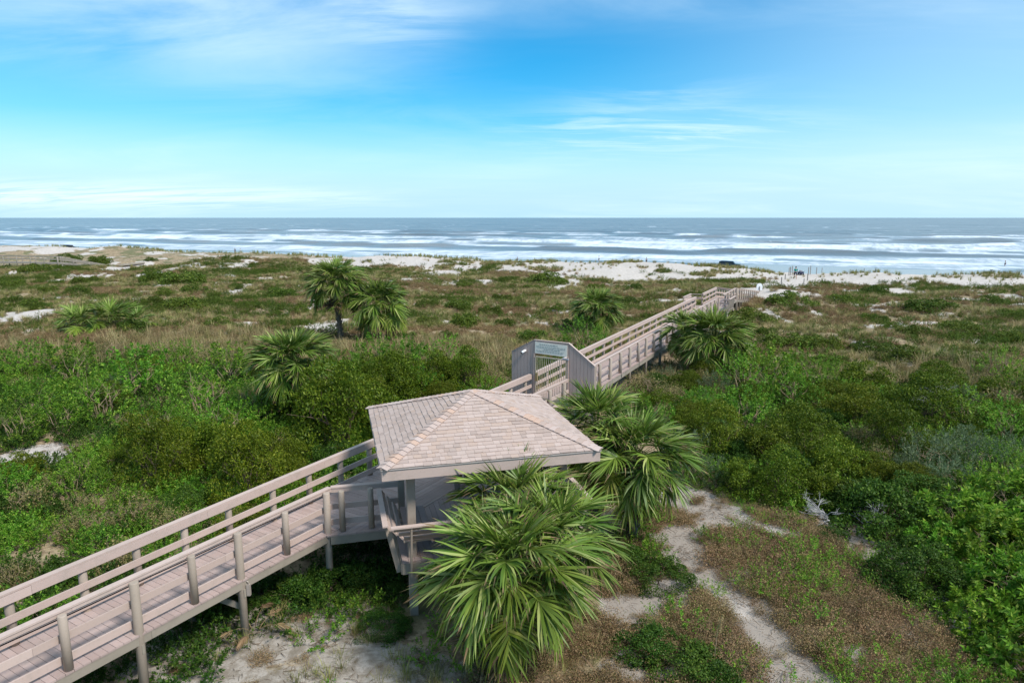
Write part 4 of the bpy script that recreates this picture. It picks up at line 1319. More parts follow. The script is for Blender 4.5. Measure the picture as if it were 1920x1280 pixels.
for px, py, w in LOW:
    spot('low_dune_shrub', px, py, w * 1.18, random.uniform(0.85, 1.2) if w < 62 else 0.8, 0.06)
for px, py, w in [(1235, 1090, 130), (1190, 1060, 110), (1290, 1260, 150), (1210, 1215, 120), (1350, 1280, 140), (720, 1180, 110), (745, 1120, 90), (1700, 1120, 110), (1760, 1095, 110), (1560, 1010, 70), (560, 1120, 130), (640, 1105, 130), (500, 1110, 110), (690, 1110, 110), (420, 1145, 90), (760, 1075, 100)]:
    p = at(px, py)
    spot('dark_bush', px, py, w, 0.6)

# ---- the thickets fill in between
def fill(poly, n, kinds, rmin, sc=(0.75, 1.15), lim=None):
    xs = [p.x for p in poly]; ys = [p.y for p in poly]; made = 0
    for _ in range(n * 30):
        if made >= n: break
        x = random.uniform(min(xs), max(xs)); y = random.uniform(min(ys), max(ys))
        if y < 6 or abs(x) > y * 0.90 + 3: continue
        if not bool(inpoly([x], [y], poly)[0]) or not walk_free(x, y, 0.75): continue
        sa = masks(np.array([x]), np.array([y]))[0][0]
        if sa > 0.35: continue
        dens = rmin * (0.85 if y < 32 else 1.0)
        if any((x - a) ** 2 + (y - b) ** 2 < (dens * 0.62 + r_ * 0.42) ** 2 for a, b, r_ in OCC): continue
        v = fbm(np.array([x / 5.0]), np.array([y / 5.0]), 301, 2)[0]
        w = [k[1] * (1.8 if (0.33 + 0.13 * i) < v < (0.52 + 0.13 * i) else 0.7) for i, k in enumerate(kinds)]
        kind = random.choices([k[0] for k in kinds], w)[0]
        plant(kind, x, y, random.uniform(*sc)); made += 1


fill(LEFT_THICKET, 140, [('leafy_shrub', 5), ('olive_bush', 2.2), ('yellowing_shrub', 2.2), ('dark_bush', 1.3), ('grey_shrub', 0.5)], 1.1, (0.5, 0.95))
fill(RIGHT_THICKET, 95, [('olive_bush', 2.4), ('leafy_shrub', 3.2), ('grey_shrub', 1.2), ('dark_bush', 1.2), ('yellowing_shrub', 1.0)], 1.0, (0.5, 0.95))

# ---- weeds of the clearing
CLEAR = [at(*q) for q in [(1200, 930), (1290, 905), (1400, 955), (1560, 985), (1690, 1060), (1780, 1140), (1860, 1240), (1950, 1330), (1150, 1330), (1130, 1180), (1180, 1050)]]
LEFTCLEAR = [at(*q) for q in [(330, 1200), (500, 1140), (720, 1110), (900, 1200), (1000, 1330), (280, 1330)]]


def fill_weeds(poly, n, ws, sdens=0.5, lim=0.5):
    xs = [p.x for p in poly]; ys = [p.y for p in poly]; made = 0
    for _ in range(n * 40):
        if made >= n: break
        x = random.uniform(min(xs), max(xs)); y = random.uniform(min(ys), max(ys))
        if not bool(inpoly([x], [y], poly)[0]) or not walk_free(x, y, 0.1): continue
        sa, di, _w = masks(np.array([x]), np.array([y]))
        if sa[0] > 0.30 or di[0] > lim: continue
        if any((x - a) ** 2 + (y - b) ** 2 < (0.22 + r_ * 0.35) ** 2 for a, b, r_ in OCC): continue
        v = fbm(np.array([x / 1.8]), np.array([y / 1.8]), 401, 2)[0]
        kind = 'dry_weed' if v + random.uniform(-.12, .12) < ws else 'green_weed'
        plant(kind, x, y, random.uniform(0.55, 1.0), 1.0, None, 0.02); made += 1


fill_weeds(CLEAR, 150, 0.66, lim=2)
fill_weeds(LEFTCLEAR, 8, 0.25, lim=2)

# ------------------------------------------------------------------ fan palms
def frond_mesh(name, mat, seed, R_=0.95, pet=1.0, nseg=44, droop=0.35, span=118, fold=0.35, arch=0.15, stalk=True):
    """costapalm leaf: a curved stalk along +Y, then a folded fan of long drooping blades"""
    rng = np.random.default_rng(seed)
    V = []; F = []; MI = []

    def add(pts, faces, mi):
        b = len(V); V.extend([tuple(p) for p in pts])
        for f in faces: F.append(tuple(i + b for i in f)); MI.append(mi)
    # stalk
    st = []
    for i in range(6):
        f = i / 5; st.append(Vector((0, f * pet, -arch * pet * f * f)))
    tip = st[-1]; dirv = (st[-1] - st[-2]).normalized()
    for i in range(5):
        a, b = st[i], st[i + 1]; w0 = 0.026 - 0.014 * i / 5; w1 = 0.026 - 0.014 * (i + 1) / 5
        add([a + Vector((-w0, 0, 0)), a + Vector((0, 0, w0 * .7)), a + Vector((w0, 0, 0)), b + Vector((-w1, 0, 0)), b + Vector((0, 0, w1 * .7)), b + Vector((w1, 0, 0))], [(0, 1, 4, 3), (1, 2, 5, 4)], 1)
    cost = [tip]
    dd = dirv.copy(); cl = 0.42 * R_
    for i in range(5):
        dd = (dd + Vector((0, 0, -0.13))).normalized(); cost.append(cost[-1] + dd * cl / 5)
    for i in range(nseg):
        t = -1 + 2 * (i + 0.5) / nseg; at_ = abs(t)
        ci = (1 - at_) ** 0.8 * 4.999; k = int(ci); base = cost[k].lerp(cost[k + 1], ci - k)
        fw = (cost[k + 1] - cost[k]).normalized(); side = Vector((1, 0, 0)); upv = side.cross(fw)
        ang = R(span) * t * (0.55 + 0.45 * at_)
        d = fw * math.cos(ang) + side * math.sin(ang)
        d = (d + upv * (fold * abs(math.sin(ang)) * (1 if at_ < .8 else .6)) + Vector(rng.normal(size=3) * 0.07)).normalized()
        L = R_ * (1.02 - 0.30 * at_ ** 2) * rng.uniform(0.9, 1.06)
        wmax = 0.032 * (R_ / 0.95) * (1.0 - 0.25 * at_)
        dr = droop * rng.uniform(0.5, 1.6); brk = rng.uniform(0.45, 0.75)
        if rng.random() < 0.10: dr = droop + 0.9; brk = rng.uniform(0.3, 0.6)
        tw = (-1) ** i * 0.5 + rng.normal() * .3
        tv = d.cross(upv).normalized(); nv = tv.cross(d)
        wv = (tv * math.cos(tw) + nv * math.sin(tw)); pts = []
        fr = [0.0, 0.22, 0.45, 0.68, 0.86, 1.0]; ws = [0.4, 1.0, 0.92, 0.6, 0.3, 0.03]
        p = Vector(base); dv = d.copy(); last = 0
        for f, w in zip(fr, ws):
            step = (f - last) * L; last = f
            if f > brk: dv = (dv + Vector((0, 0, -dr * 1.1)) + Vector(rng.normal(size=3) * 0.05)).normalized()
            else: dv = (dv + Vector((0, 0, -dr * 0.22))).normalized()
            p = p + dv * step
            pts += [p - wv * wmax * w, p + wv * wmax * w]
        cut = 3 if rng.random() < 0.12 else 4 if rng.random() < 0.35 else 5
        add(pts[:2 * cut + 2], [(2 * j, 2 * j + 1, 2 * j + 3, 2 * j + 2) for j in range(cut)], 0)
        if cut < 5: add(pts[2 * cut:], [(2 * j, 2 * j + 1, 2 * j + 3, 2 * j + 2) for j in range(5 - cut)], 2)
    return mesh_np(name, V, F, None, False, MI, [mat, L_STALK if mat is not L_PALM_D else L_PALM_D, L_PALM_D])


FRONDS = {'young': [frond_mesh('frond', L_PALM, 500 + i, 0.95, 0.62, 40, 0.05, 85, 0.55, 0.04) for i in range(2)],
          'mid': [frond_mesh('frond', L_PALM, 510 + i, 1.0, 0.78, 46, 0.12 + 0.09 * i, 116, 0.38, 0.16) for i in range(3)],
          'old': [frond_mesh('frond', (L_PALM_Y, L_PALM_Y, L_PALM_Y)[i], 520 + i, 1.0, 0.85, 46, 0.20 + 0.10 * i, 126, 0.18, 0.30) for i in range(3)],
          'dead': [frond_mesh('frond', L_PALM_D, 530 + i, 0.85, 0.9, 30, 0.9, 70, 0.3, 0.5) for i in range(2)]}


def trunk_mesh(h, r, seed):
    rng = np.random.default_rng(seed); b = MB()
    n = 7; pts = [(0.05 * math.sin(i * 0.9 + seed) * i / n, 0.04 * math.cos(i * 1.3 + seed) * i / n, -0.2 + (h + 0.2) * i / n) for i in range(n + 1)]
    b.tube(pts, [r * (1.25 if i == 0 else 1.0 + 0.05 * rng.normal()) for i in range(n + 1)], 12)
    return b.mesh('trunk', M_TRUNK, smooth=True), pts


def boots_mesh(h, r, seed):
    """the cut leaf bases that sheathe a cabbage palm trunk, in a criss-cross"""
    rng = np.random.default_rng(seed); b = MB()
    z = 0.25; a = 0.0
    while z < h + 0.1:
        a += 2.399; rr = r * 0.95
        o = Vector((math.cos(a), math.sin(a), 0)); s = Vector((-math.sin(a), math.cos(a), 0))
        p = o * rr + Vector((0, 0, z)); L = rng.uniform(0.16, 0.3); w = 0.065
        q = p + o * L * 0.55 + Vector((0, 0, L))
        b.poly([p - s * w, p + s * w, p + s * w * .8 + o * 0.05, p - s * w * .8 + o * 0.05, q - s * w * .4, q + s * w * .4, q + s * w * .3 + o * .02, q - s * w * .3 + o * .02],
               [(3, 2, 1, 0), (4, 5, 6, 7), (0, 1, 5, 4), (1, 2, 6, 5), (2, 3, 7, 6), (3, 0, 4, 7)])
        z += 0.045
    return b.mesh('leaf_bases', M_BOOT)


def palm(x, y, h, sc, n, label, seed, lean=(0, 0), name='fan_palm', dead=3, low=-50, r=0.17, group='fan palms rising from the scrub', zoff=0.0):
    rng = random.Random(seed)
    z = gz(x, y) + zoff
    root = empty(name, (x, y, z), label, 'palm', group)
    if h > 0.35:
        tm, pts = trunk_mesh(h, r, seed); t = put('trunk', tm, root); t.rotation_euler = (lean[0], lean[1], 0)
        bo = put('leaf_bases', boots_mesh(h, r, seed), root); bo.rotation_euler = (lean[0], lean[1], 0); bo['kind'] = 'stuff'
    top = Matrix.Rotation(lean[1], 4, 'Y') @ Matrix.Rotation(lean[0], 4, 'X') @ Vector((0, 0, h))
    for i in range(n):
        f = (i + 0.5) / n
        el = 84 - (84 - low) * f ** 1.1
        kind = 'young' if f < 0.18 else 'mid' if f < 0.62 else 'old'
        if i >= n - dead: kind = 'dead'; el = low - 18 - rng.uniform(0, 12)
        fr = put('frond', rng.choice(FRONDS[kind]), root)
        az = i * 2.39996 + rng.uniform(-.25, .25)
        el += rng.uniform(-9, 9)
        m = Matrix.Rotation(az, 4, 'Z') @ Matrix.Rotation(R(el), 4, 'X') @ Matrix.Rotation(rng.uniform(-.35, .35), 4, 'Y')
        s = sc * rng.uniform(0.88, 1.08) * (0.9 if kind == 'young' else 1)
        fr.location = top + Vector((math.cos(az + 1.57), math.sin(az + 1.57), 0)) * 0.08 + Vector((0, 0, 0.12 * (1 - f)))
        fr.rotation_euler = m.to_euler(); fr.scale = (s, s, s)
    return root


PALMS = {}


def palm_at(key, px, py, h, sc, n, label, seed, **kw):
    p = on_ground(px, py)
    PALMS[key] = palm(p.x, p.y, h, sc, n, label, seed, **kw)


palm_at('front', 950, 1262, 2.15, 0.95, 60, 'largest nearest fan palm with yellow green lower fronds before the gazebo', 1, lean=(0.02, 0.03), dead=9, low=-55)
palm_at('front_b', 965, 1165, 2.7, 0.80, 26, 'tall upright fan palm head reaching up to the front eave of the gazebo', 2, lean=(0.03, 0.0), dead=0, low=-25)
palm_at('front_c', 1020, 1215, 2.35, 0.84, 34, 'fan palm leaning right beside the largest palm below the right gazebo post', 3, lean=(0.0, 0.04), dead=2, low=-50)
palm_at('side', 1115, 985, 2.95, 0.92, 44, 'fan palm standing just right of the gazebo roof corner', 4, dead=1, low=-45)
palm_at('side_b', 1185, 1010, 2.35, 0.92, 56, 'full fan palm with drooping fronds over the sand, right of the gazebo', 5, dead=5, low=-55)
palm_at('mid', 555, 790, 2.55, 1.1, 62, 'round fan palm in the green thicket left of the gazebo roof', 6, dead=6, low=-55)
palm_at('twin_a', 640, 640, 4.3, 1.3, 64, 'taller left palm of the twin pair standing on the open dunes', 7, dead=14, low=-58, lean=(0.0, -0.06))
palm_at('twin_b', 712, 640, 2.7, 1.3, 60, 'shorter right palm of the twin pair standing on the open dunes', 8, dead=10, low=-60)
palm_at('lone', 1118, 622, 1.8, 1.2, 60, 'lone shaggy fan palm between the dunes and the left walkover rail', 9, dead=12, low=-58)
palm_at('walk', 1335, 708, 2.1, 1.25, 66, 'fan palm growing against the right side of the long walkover', 10, dead=9, low=-60)
palm_at('walk_b', 1282, 700, 2.4, 0.85, 34, 'narrow upright palm head touching the near rail of the long walkover', 11, dead=2, low=-55)
for i, (px, py, n, s_, lb) in enumerate([(205, 615, 22, 1.15, 'tallest'), (150, 620, 16, 0.95, 'left'), (255, 618, 14, 0.85, 'right')]):
    p = on_ground(px, py)
    palm(p.x, p.y, 0.3, s_ * 1.15, n, f'{lb} saw palmetto clump among brown grass on the left dunes', 20 + i, name='saw_palmetto', dead=0, low=8, group='saw palmettos on the left dunes')
p = on_ground(345, 1062)
q = ax(4.6, nf(4.6) + 0.75)
palm(q.x, q.y, 0.25, 0.62, 9, 'small palmetto poking up behind the far boardwalk rail', 30, name='saw_palmetto', dead=0, low=15)
for px, py, lb in ((478, 1195, 'small dried palmetto at the foot of the tall boardwalk post'),):
    p = on_ground(px, py); palm(p.x, p.y, 0.1, 0.42, 6, lb, 31, name='dead_palmetto', dead=6, low=75)

# fallen brown fronds
for i, (px, py, zz, el, az, lb) in enumerate([(362, 1195, 0.75, -80, 0.4, 'dead brown frond hanging in the dark beneath the boardwalk'), (800, 1235, 0.15, -5, 1.7, 'dry brown frond lying left of the largest palm'),
                                              (1090, 1262, 0.4, -20, -2.2, 'dry brown frond drooping at the right foot of the largest palm'), (905, 1285, 0.35, -35, 2.9, 'dead frond at the foot of the largest palm')]):
    p = on_ground(px, py)
    o = put('fallen_frond', FRONDS['dead'][i % 2], None, (p.x, p.y, p.z + zz)); tag(o, lb, 'palm frond', 'dead palm fronds')
    o.rotation_euler = (Matrix.Rotation(az, 4, 'Z') @ Matrix.Rotation(R(el), 4, 'X')).to_euler(); o.scale = (0.75,) * 3

# ------------------------------------------------------------------ ground cover nobody could count
def scatter(name, P, meshes, smin, smax, label, cat, tilt=0.15, seed=0):
    rng = np.random.default_rng(900 + seed); n = len(P)
    me = bpy.data.meshes.new(name); me.vertices.add(n); me.vertices.foreach_set('co', np.asarray(P, np.float32).ravel())
    a = me.attributes.new('turn', 'FLOAT_VECTOR', 'POINT')
    rot = np.stack([rng.normal(0, tilt, n), rng.normal(0, tilt, n), rng.uniform(0, 6.283, n)], -1)
    a.data.foreach_set('vector', rot.astype(np.float32).ravel())
    a = me.attributes.new('size', 'FLOAT', 'POINT'); a.data.foreach_set('value', rng.uniform(smin, smax, n).astype(np.float32))
    a = me.attributes.new('pick', 'INT', 'POINT'); a.data.foreach_set('value', rng.integers(0, len(meshes), n).astype(np.int32))
    o = put(name, me)
    tag(o, label, cat, None, 'stuff')
    ng = bpy.data.node_groups.new(name, 'GeometryNodeTree')
    ng.interface.new_socket('Geometry', in_out='INPUT', socket_type='NodeSocketGeometry')
    ng.interface.new_socket('Geometry', in_out='OUTPUT', socket_type='NodeSocketGeometry')
    N = ng.nodes; Lk = ng.links
    gi = N.new('NodeGroupInput'); go = N.new('NodeGroupOutput')
    jn = N.new('GeometryNodeJoinGeometry')
    for m_ in meshes:
        src = bpy.data.objects.new(m_.name, m_)
        oi = N.new('GeometryNodeObjectInfo'); oi.inputs['Object'].default_value = src; oi.inputs['As Instance'].default_value = True
        Lk.new(oi.outputs['Geometry'], jn.inputs[0])
    ip = N.new('GeometryNodeInstanceOnPoints')

    def named(nm, typ):
        nd = N.new('GeometryNodeInputNamedAttribute'); nd.data_type = typ; nd.inputs['Name'].default_value = nm
        return [s for s in nd.outputs if s.enabled and s.name == 'Attribute'][0]
    Lk.new(gi.outputs[0], ip.inputs['Points']); Lk.new(jn.outputs[0], ip.inputs['Instance'])
    ip.inputs['Pick Instance'].default_value = True
    Lk.new(named('pick', 'INT'), ip.inputs['Instance Index'])
    Lk.new(named('turn', 'FLOAT_VECTOR'), ip.inputs['Rotation'])
    Lk.new(named('size', 'FLOAT'), ip.inputs['Scale'])
    Lk.new(ip.outputs[0], go.inputs[0])
    md = o.modifiers.new('scatter', 'NODES'); md.node_group = ng
    return o


def blade_tuft(name, mat, seed, n, h, r, w, lean=0.5):
    rng = np.random.default_rng(seed); V = []; F = []
    for i in range(n):
        a = rng.uniform(0, 6.283); d = np.array([math.cos(a), math.sin(a), 0]); s = np.array([-d[1], d[0], 0])
        b = d * rng.uniform(0, r) + np.array([0, 0, -0.03]); H = h * rng.uniform(0.55, 1.1); ln = lean * rng.uniform(0.2, 1.2)
        p1 = b + np.array([0, 0, H * .55]) + d * H * ln * .25; p2 = b + np.array([0, 0, H * (1 - .25 * ln)]) + d * H * ln * .8
        k = len(V); V += [b - s * w, b + s * w, p1 + s * w * .8, p1 - s * w * .8, p2 + s * w * .15, p2 - s * w * .15]
        F += [(k, k + 1, k + 2, k + 3), (k + 3, k + 2, k + 4, k + 5)]
    return mesh_np(name, V, F, mat)


def weed_tuft(name, mat, seed, kind, rx, h, dens, leaf):
    rng = np.random.default_rng(seed)
    V, F = crown_weed(rng, rx, h, dens, leaf) if kind == 'weed' else crown_broad(rng, rx, h, dens, leaf)
    return mesh_np(name, V, F, mat)


def sample(n, y0, y1, rng, half=0.86):
    """points spread evenly over the wedge of land in front of the viewer"""
    y = np.sqrt(rng.uniform(y0 * y0, y1 * y1, n)); x = rng.uniform(-half, half, n) * y + rng.normal(0, 0.3, n)
    return x, y


def keep_free(x, y, m=0.0):
    px = x - AX_P.x; py = y - AX_P.y
    t = px * AX_U.x + py * AX_U.y; n = px * AX_N.x + py * AX_N.y
    ok = ~((t > -5) & (t < 21) & (n > -0.5 - m) & (n < 2.0 + m) & (y > 22))
    ok &= ~((t > -5) & (t < 6) & (n > 0.2) & (n < 1.6))
    px = x - W0.x; py = y - W0.y
    t = px * AX2_U.x + py * AX2_U.y; n = px * AX2_N.x + py * AX2_N.y
    ok &= ~((t > -1) & (t < KT + 14) & (n > -0.3 - m) & (n < 2.1 + m))
    return ok


def pts(x, y):
    return np.stack([x, y, ground(x, y)], -1)


rng = np.random.default_rng(77)
# the open dunes: tan grass, brown weeds and green herbs in drifts
x, y = sample(64000, 34, 128, rng)
sa, di, we = masks(x, y)
s = coast(x, y)
al = CV * x - CU * y
v1 = fbm(x / 6, y / 3.2, 501, 4); v2 = fbm(x / 9, y / 4.5, 511, 4); v3 = fbm(x / 2.0, y / 1.4, 521, 3)
thick = inpoly(x, y, LEFT_THICKET) | inpoly(x, y, RIGHT_THICKET)
ok = keep_free(x, y) & (rng.random(len(x)) > sa * (0.93 + 0.06 * (s > -26))) & (s < 5) & ~(thick & (y < 40)) & (v3 > 0.30)
crest = (s > -9)
grass = ok & ((v1 + (rng.random(len(x)) - .5) * .3 < 0.47) | crest)
brown = ok & ~grass & ((v2 + (rng.random(len(x)) - .5) * .25) > 0.50)
green = ok & ~grass & ~brown
tan = grass & (rng.random(len(x)) < 0.5)
grn = grass & ~tan
T_TAN = [blade_tuft('tan_tuft', L_TAN, 600 + i, 46, 0.55, 0.25, 0.010, 0.8) for i in range(3)]
T_GRN = [blade_tuft('green_tuft', L_GRASS, 610 + i, 46, 0.55, 0.25, 0.011, 0.8) for i in range(3)]
T_BRN = [weed_tuft('weed_tuft', L_DRY, 620 + i, 'weed', 0.42, 0.40, 0.55, 0.05) for i in range(3)]
T_HRB = [weed_tuft('herb_tuft', L_LOW, 630 + i, 'broad', 0.42, 0.30, 0.36, 0.075) for i in range(3)]
scatter('dune_grass', pts(x[tan], y[tan]), T_TAN, 0.6, 1.25, 'tan dry grass spread over the dunes behind the beach', 'grass', 0.15, 1)
scatter('dune_grass', pts(x[grn], y[grn]), T_GRN, 0.6, 1.25, 'green dune grass spread over the dunes behind the beach', 'grass', 0.15, 2)
scatter('brown_weeds', pts(x[brown], y[brown]), T_BRN, 0.6, 1.2, 'reddish brown dry weeds spread over the middle dunes', 'weeds', 0.12, 3)
scatter('green_herbs', pts(x[green], y[green]), T_HRB, 0.6, 1.2, 'low green herbs in drifts over the middle dunes', 'ground cover', 0.12, 4)

# sea oats along the dune crest
n = 3000
a_ = rng.uniform(-190, 150, n); s_ = rng.normal(0.5, 2.6, n)
x = CV * a_ + CU * (s_ + 117); y = -CU * a_ + CV * (s_ + 117)
k = (fbm(a_ / 5, s_ / 5, 81, 3) > 0.47) & (np.abs(x) < y * .9) & ~((np.abs(x - 47) < 5)) & (y > 60)
T_OAT = [blade_tuft('oat_tuft', L_GRASS, 640 + i, 22, 0.85, 0.22, 0.014, 0.6) for i in range(3)]
scatter('sea_oats', pts(x[k], y[k]), T_OAT, 0.4, 1.15, 'sea oats growing in a thin line along the foredune crest', 'grass', 0.12, 5)

# undergrowth that closes the thickets
x, y = sample(8000, 9, 50, rng, 0.92)
th = inpoly(x, y, LEFT_THICKET) | inpoly(x, y, RIGHT_THICKET)
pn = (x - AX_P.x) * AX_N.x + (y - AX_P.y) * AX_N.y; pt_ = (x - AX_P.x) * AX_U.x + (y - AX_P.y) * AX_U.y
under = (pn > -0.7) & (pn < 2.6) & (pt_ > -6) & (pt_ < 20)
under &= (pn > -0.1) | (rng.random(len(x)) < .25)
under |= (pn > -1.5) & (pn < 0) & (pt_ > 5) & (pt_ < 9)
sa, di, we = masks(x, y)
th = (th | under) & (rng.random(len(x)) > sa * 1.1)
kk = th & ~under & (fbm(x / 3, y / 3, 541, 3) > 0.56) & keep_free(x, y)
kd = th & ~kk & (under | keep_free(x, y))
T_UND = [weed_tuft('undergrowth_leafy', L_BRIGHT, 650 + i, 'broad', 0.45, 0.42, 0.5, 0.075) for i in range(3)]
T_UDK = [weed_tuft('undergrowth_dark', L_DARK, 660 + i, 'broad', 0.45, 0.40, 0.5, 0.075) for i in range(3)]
scatter('undergrowth', pts(x[kk], y[kk]), T_UND, 0.6, 1.2, 'bright leafy undergrowth between the shrubs of the thicket', 'undergrowth', 0.15, 6)
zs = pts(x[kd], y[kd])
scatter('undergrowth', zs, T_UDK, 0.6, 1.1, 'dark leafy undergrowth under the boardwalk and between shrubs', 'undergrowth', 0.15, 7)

# tall brown weeds where the thicket meets the dunes
x, y = sample(9000, 22, 52, rng)
edge = inpoly(x, y, [at(*q) for q in [(-200, 660), (200, 640), (450, 625), (640, 660), (960, 640), (960, 735), (800, 725), (560, 700), (430, 680), (240, 690), (-200, 720)]])
edge |= inpoly(x, y, [at(*q) for q in [(1120, 745), (1260, 700), (1420, 690), (1600, 700), (1920, 690), (1920, 740), (1500, 735), (1300, 760), (1180, 790)]])
sa, di, we = masks(x, y)
k = edge & keep_free(x, y) & (sa < 0.4) & (fbm(x / 4, y / 3, 551, 3) > 0.36)
k1 = k & (rng.random(len(x)) < 0.5)
T_TALL = [blade_tuft('tall_straw', L_TAN, 670 + i, 34, 0.95, 0.3, 0.009, 0.5) for i in range(2)]
T_TALLW = [weed_tuft('tall_weed', L_PALE, 680 + i, 'weed', 0.45, 0.85, 0.5, 0.05) for i in range(2)] + [weed_tuft('tall_weed', L_DRY, 684 + i, 'weed', 0.45, 0.8, 0.5, 0.05) for i in range(2)]
scatter('straw', pts(x[k1], y[k1]), T_TALL, 0.7, 1.3, 'tall straw coloured grass where the thicket meets the dunes', 'grass', 0.15, 8)
k2 = k & ~k1
scatter('tall_weeds', pts(x[k2], y[k2]), T_TALLW, 0.7, 1.3, 'tall brown weeds where the thicket meets the dunes', 'weeds', 0.15, 9)

# fine litter and seedlings of the near clearings
x, y = sample(15000, 9, 30, rng, 0.9)
cl = inpoly(x, y, CLEAR) | inpoly(x, y, [at(*q) for q in [(1130, 1000), (1300, 920), (1700, 1040), (1950, 1320), (1100, 1330)]])
sa, di, we = masks(x, y)
vv = fbm(x / 1.6, y / 1.6, 561, 3)
cl |= inpoly(x, y, [at(*q) for q in [(900, 1200), (1130, 1140), (1160, 1330), (860, 1330)]])
kb = cl & (rng.random(len(x)) > sa * 0.93) & (vv < 0.56) & (rng.random(len(x)) < .7)
kg = cl & (rng.random(len(x)) > sa * 1.0) & (vv >= 0.55) & (rng.random(len(x)) < .38)
lc = inpoly(x, y, LEFTCLEAR) & keep_free(x, y) & (fbm(x / 1.0, y / 1.0, 571, 3) > 0.56) & (rng.random(len(x)) < 0.45)
T_FB = [weed_tuft('fine_weed', L_DRY, 690 + i, 'weed', 0.30, 0.24, 0.7, 0.028) for i in range(3)]
T_FG = [weed_tuft('fine_herb', L_BRIGHT, 700 + i, 'broad', 0.20, 0.14, 0.26, 0.045) for i in range(3)]
T_FT = [blade_tuft('fine_grass', L_GRASS, 710 + i, 34, 0.26, 0.16, 0.004, 0.9) for i in range(3)]
scatter('brown_weeds', pts(x[kb], y[kb]), T_FB, 0.6, 1.25, 'brown dried weeds matting the ground right of the near palm', 'weeds', 0.15, 10)
scatter('green_herbs', pts(x[kg], y[kg]), T_FG, 0.7, 1.5, 'small green herbs scattered around the sand path', 'ground cover', 0.15, 11)
scatter('thin_grass', pts(x[lc], y[lc]), T_FT, 0.7, 1.4, 'thin grass on the dirty sand below the boardwalk', 'grass', 0.15, 12)
k = cl & (rng.random(len(x)) > 0.75) & (sa < 0.7)
scatter('thin_grass', pts(x[k], y[k]), T_FT, 0.8, 1.5, 'thin green grass blades along the sand path', 'grass', 0.15, 13)


def twig_litter(name, seed):
    rng = np.random.default_rng(seed); b = MB()
    for i in range(9):
        p = Vector((rng.normal() * .16, rng.normal() * .16, .008)); a = rng.uniform(0, 6.28); l = rng.uniform(.05, .22)
        q = p + Vector((math.cos(a) * l, math.sin(a) * l, rng.uniform(0, .02)))
        b.tube([p, p.lerp(q, .5) + Vector((rng.normal() * .012, rng.normal() * .012, .006)), q], [.005, .0045, .002], 4, False)
    return b.mesh(name, M_STEM)


x, y = sample(9000, 9, 27, rng, 0.9)
sa, di, we = masks(x, y)
k = ((sa > .25) | (di > .35)) & (np.abs(x) < y) & (rng.random(len(x)) < 0.42) & keep_free(x, y)
scatter('twig_litter', pts(x[k], y[k]), [twig_litter('twig_litter', 720 + i) for i in range(4)], 0.6, 1.5, 'small dark twigs littering the bare sand of the near clearings', 'twigs', 0.03, 14)
k = ((sa > .3) | (di > .5)) & (np.abs(x) < y) & (rng.random(len(x)) < 0.10) & keep_free(x, y)
scatter('brown_weeds', pts(x[k], y[k]), T_FB, 0.3, 0.7, 'sparse small dry weeds rooted in the bare sand', 'weeds', 0.15, 15)

# ------------------------------------------------------------------ dead branches
def branch_mesh(seed, L):
    rng = np.random.default_rng(seed); b = MB()

    def grow(p, d, l, r, lv):
        p1 = p + d * l * .5 + Vector(rng.normal(size=3) * l * .08); p2 = p1 + (d + Vector(rng.normal(size=3) * .25)).normalized() * l * .5
        b.tube([p, p1, p2], [r, r * .8, r * .5], 5, False)
        if lv > 0:
            for k in range(int(rng.integers(3, 5))):
                q = p.lerp(p2, rng.uniform(.35, 1)); e = (d + Vector(rng.normal(size=3) * .65)).normalized(); e.z = abs(e.z) * .6
                grow(q, e.normalized(), l * rng.uniform(.45, .7), r * .55, lv - 1)
    for i in range(4):
        a = rng.uniform(-0.9, 0.9)
        grow(Vector((0, 0, 0)), Vector((math.sin(a), math.cos(a) * .5, .35 + .3 * rng.random())).normalized(), L, 0.022, 3)
    return b.mesh('dead_branch', M_DEAD)


for i, (px, py, az, L, lb) in enumerate([(1560, 985, 1.4, 0.7, 'grey dead branches lying at the left of the pale pair below the dark bush'), (1625, 1000, -1.2, 0.75, 'pale grey dead branches spreading over sand below the dark bush'), (1760, 800, 0.3, 0.8, 'bare grey twigs poking out of the grey green shrubs')]):
    p = on_ground(px, py)
    o = put('dead_branch', branch_mesh(800 + i, L), None, (p.x, p.y, p.z + (0.9 if i == 2 else 0.02))); o.rotation_euler = (0, 0, az); tag(o, lb, 'branch', 'dead branches')
p = on_ground(1337, 1258)
ob = MB(); ob.tube([(0, 0, -.05), (.02, 0, .5), (.05, .02, .95), (.12, .03, 1.2)], [.008, .007, .006, .003], 5)
rt = empty('sea_oat_stalk', p, 'single tan sea oat seed head standing at the bottom edge', 'grass stalk')
put('stalk', ob.mesh('stalk', M_STEM_D), rt)
rng2 = np.random.default_rng(5); C = np.stack([0.05 + .08 * rng2.random(60), .02 + .015 * rng2.normal(size=60), .85 + .38 * rng2.random(60)], -1)
V, F = leaves(C, np.array([[.3, 0, -.5]]) + rng2.normal(size=(60, 3)) * .4, rdir(rng2, 60), np.full(60, .05), np.full(60, .022))
put('seed_head', mesh_np('seed_head', V, F, L_TAN), rt)
p = on_ground(1235, 1120)

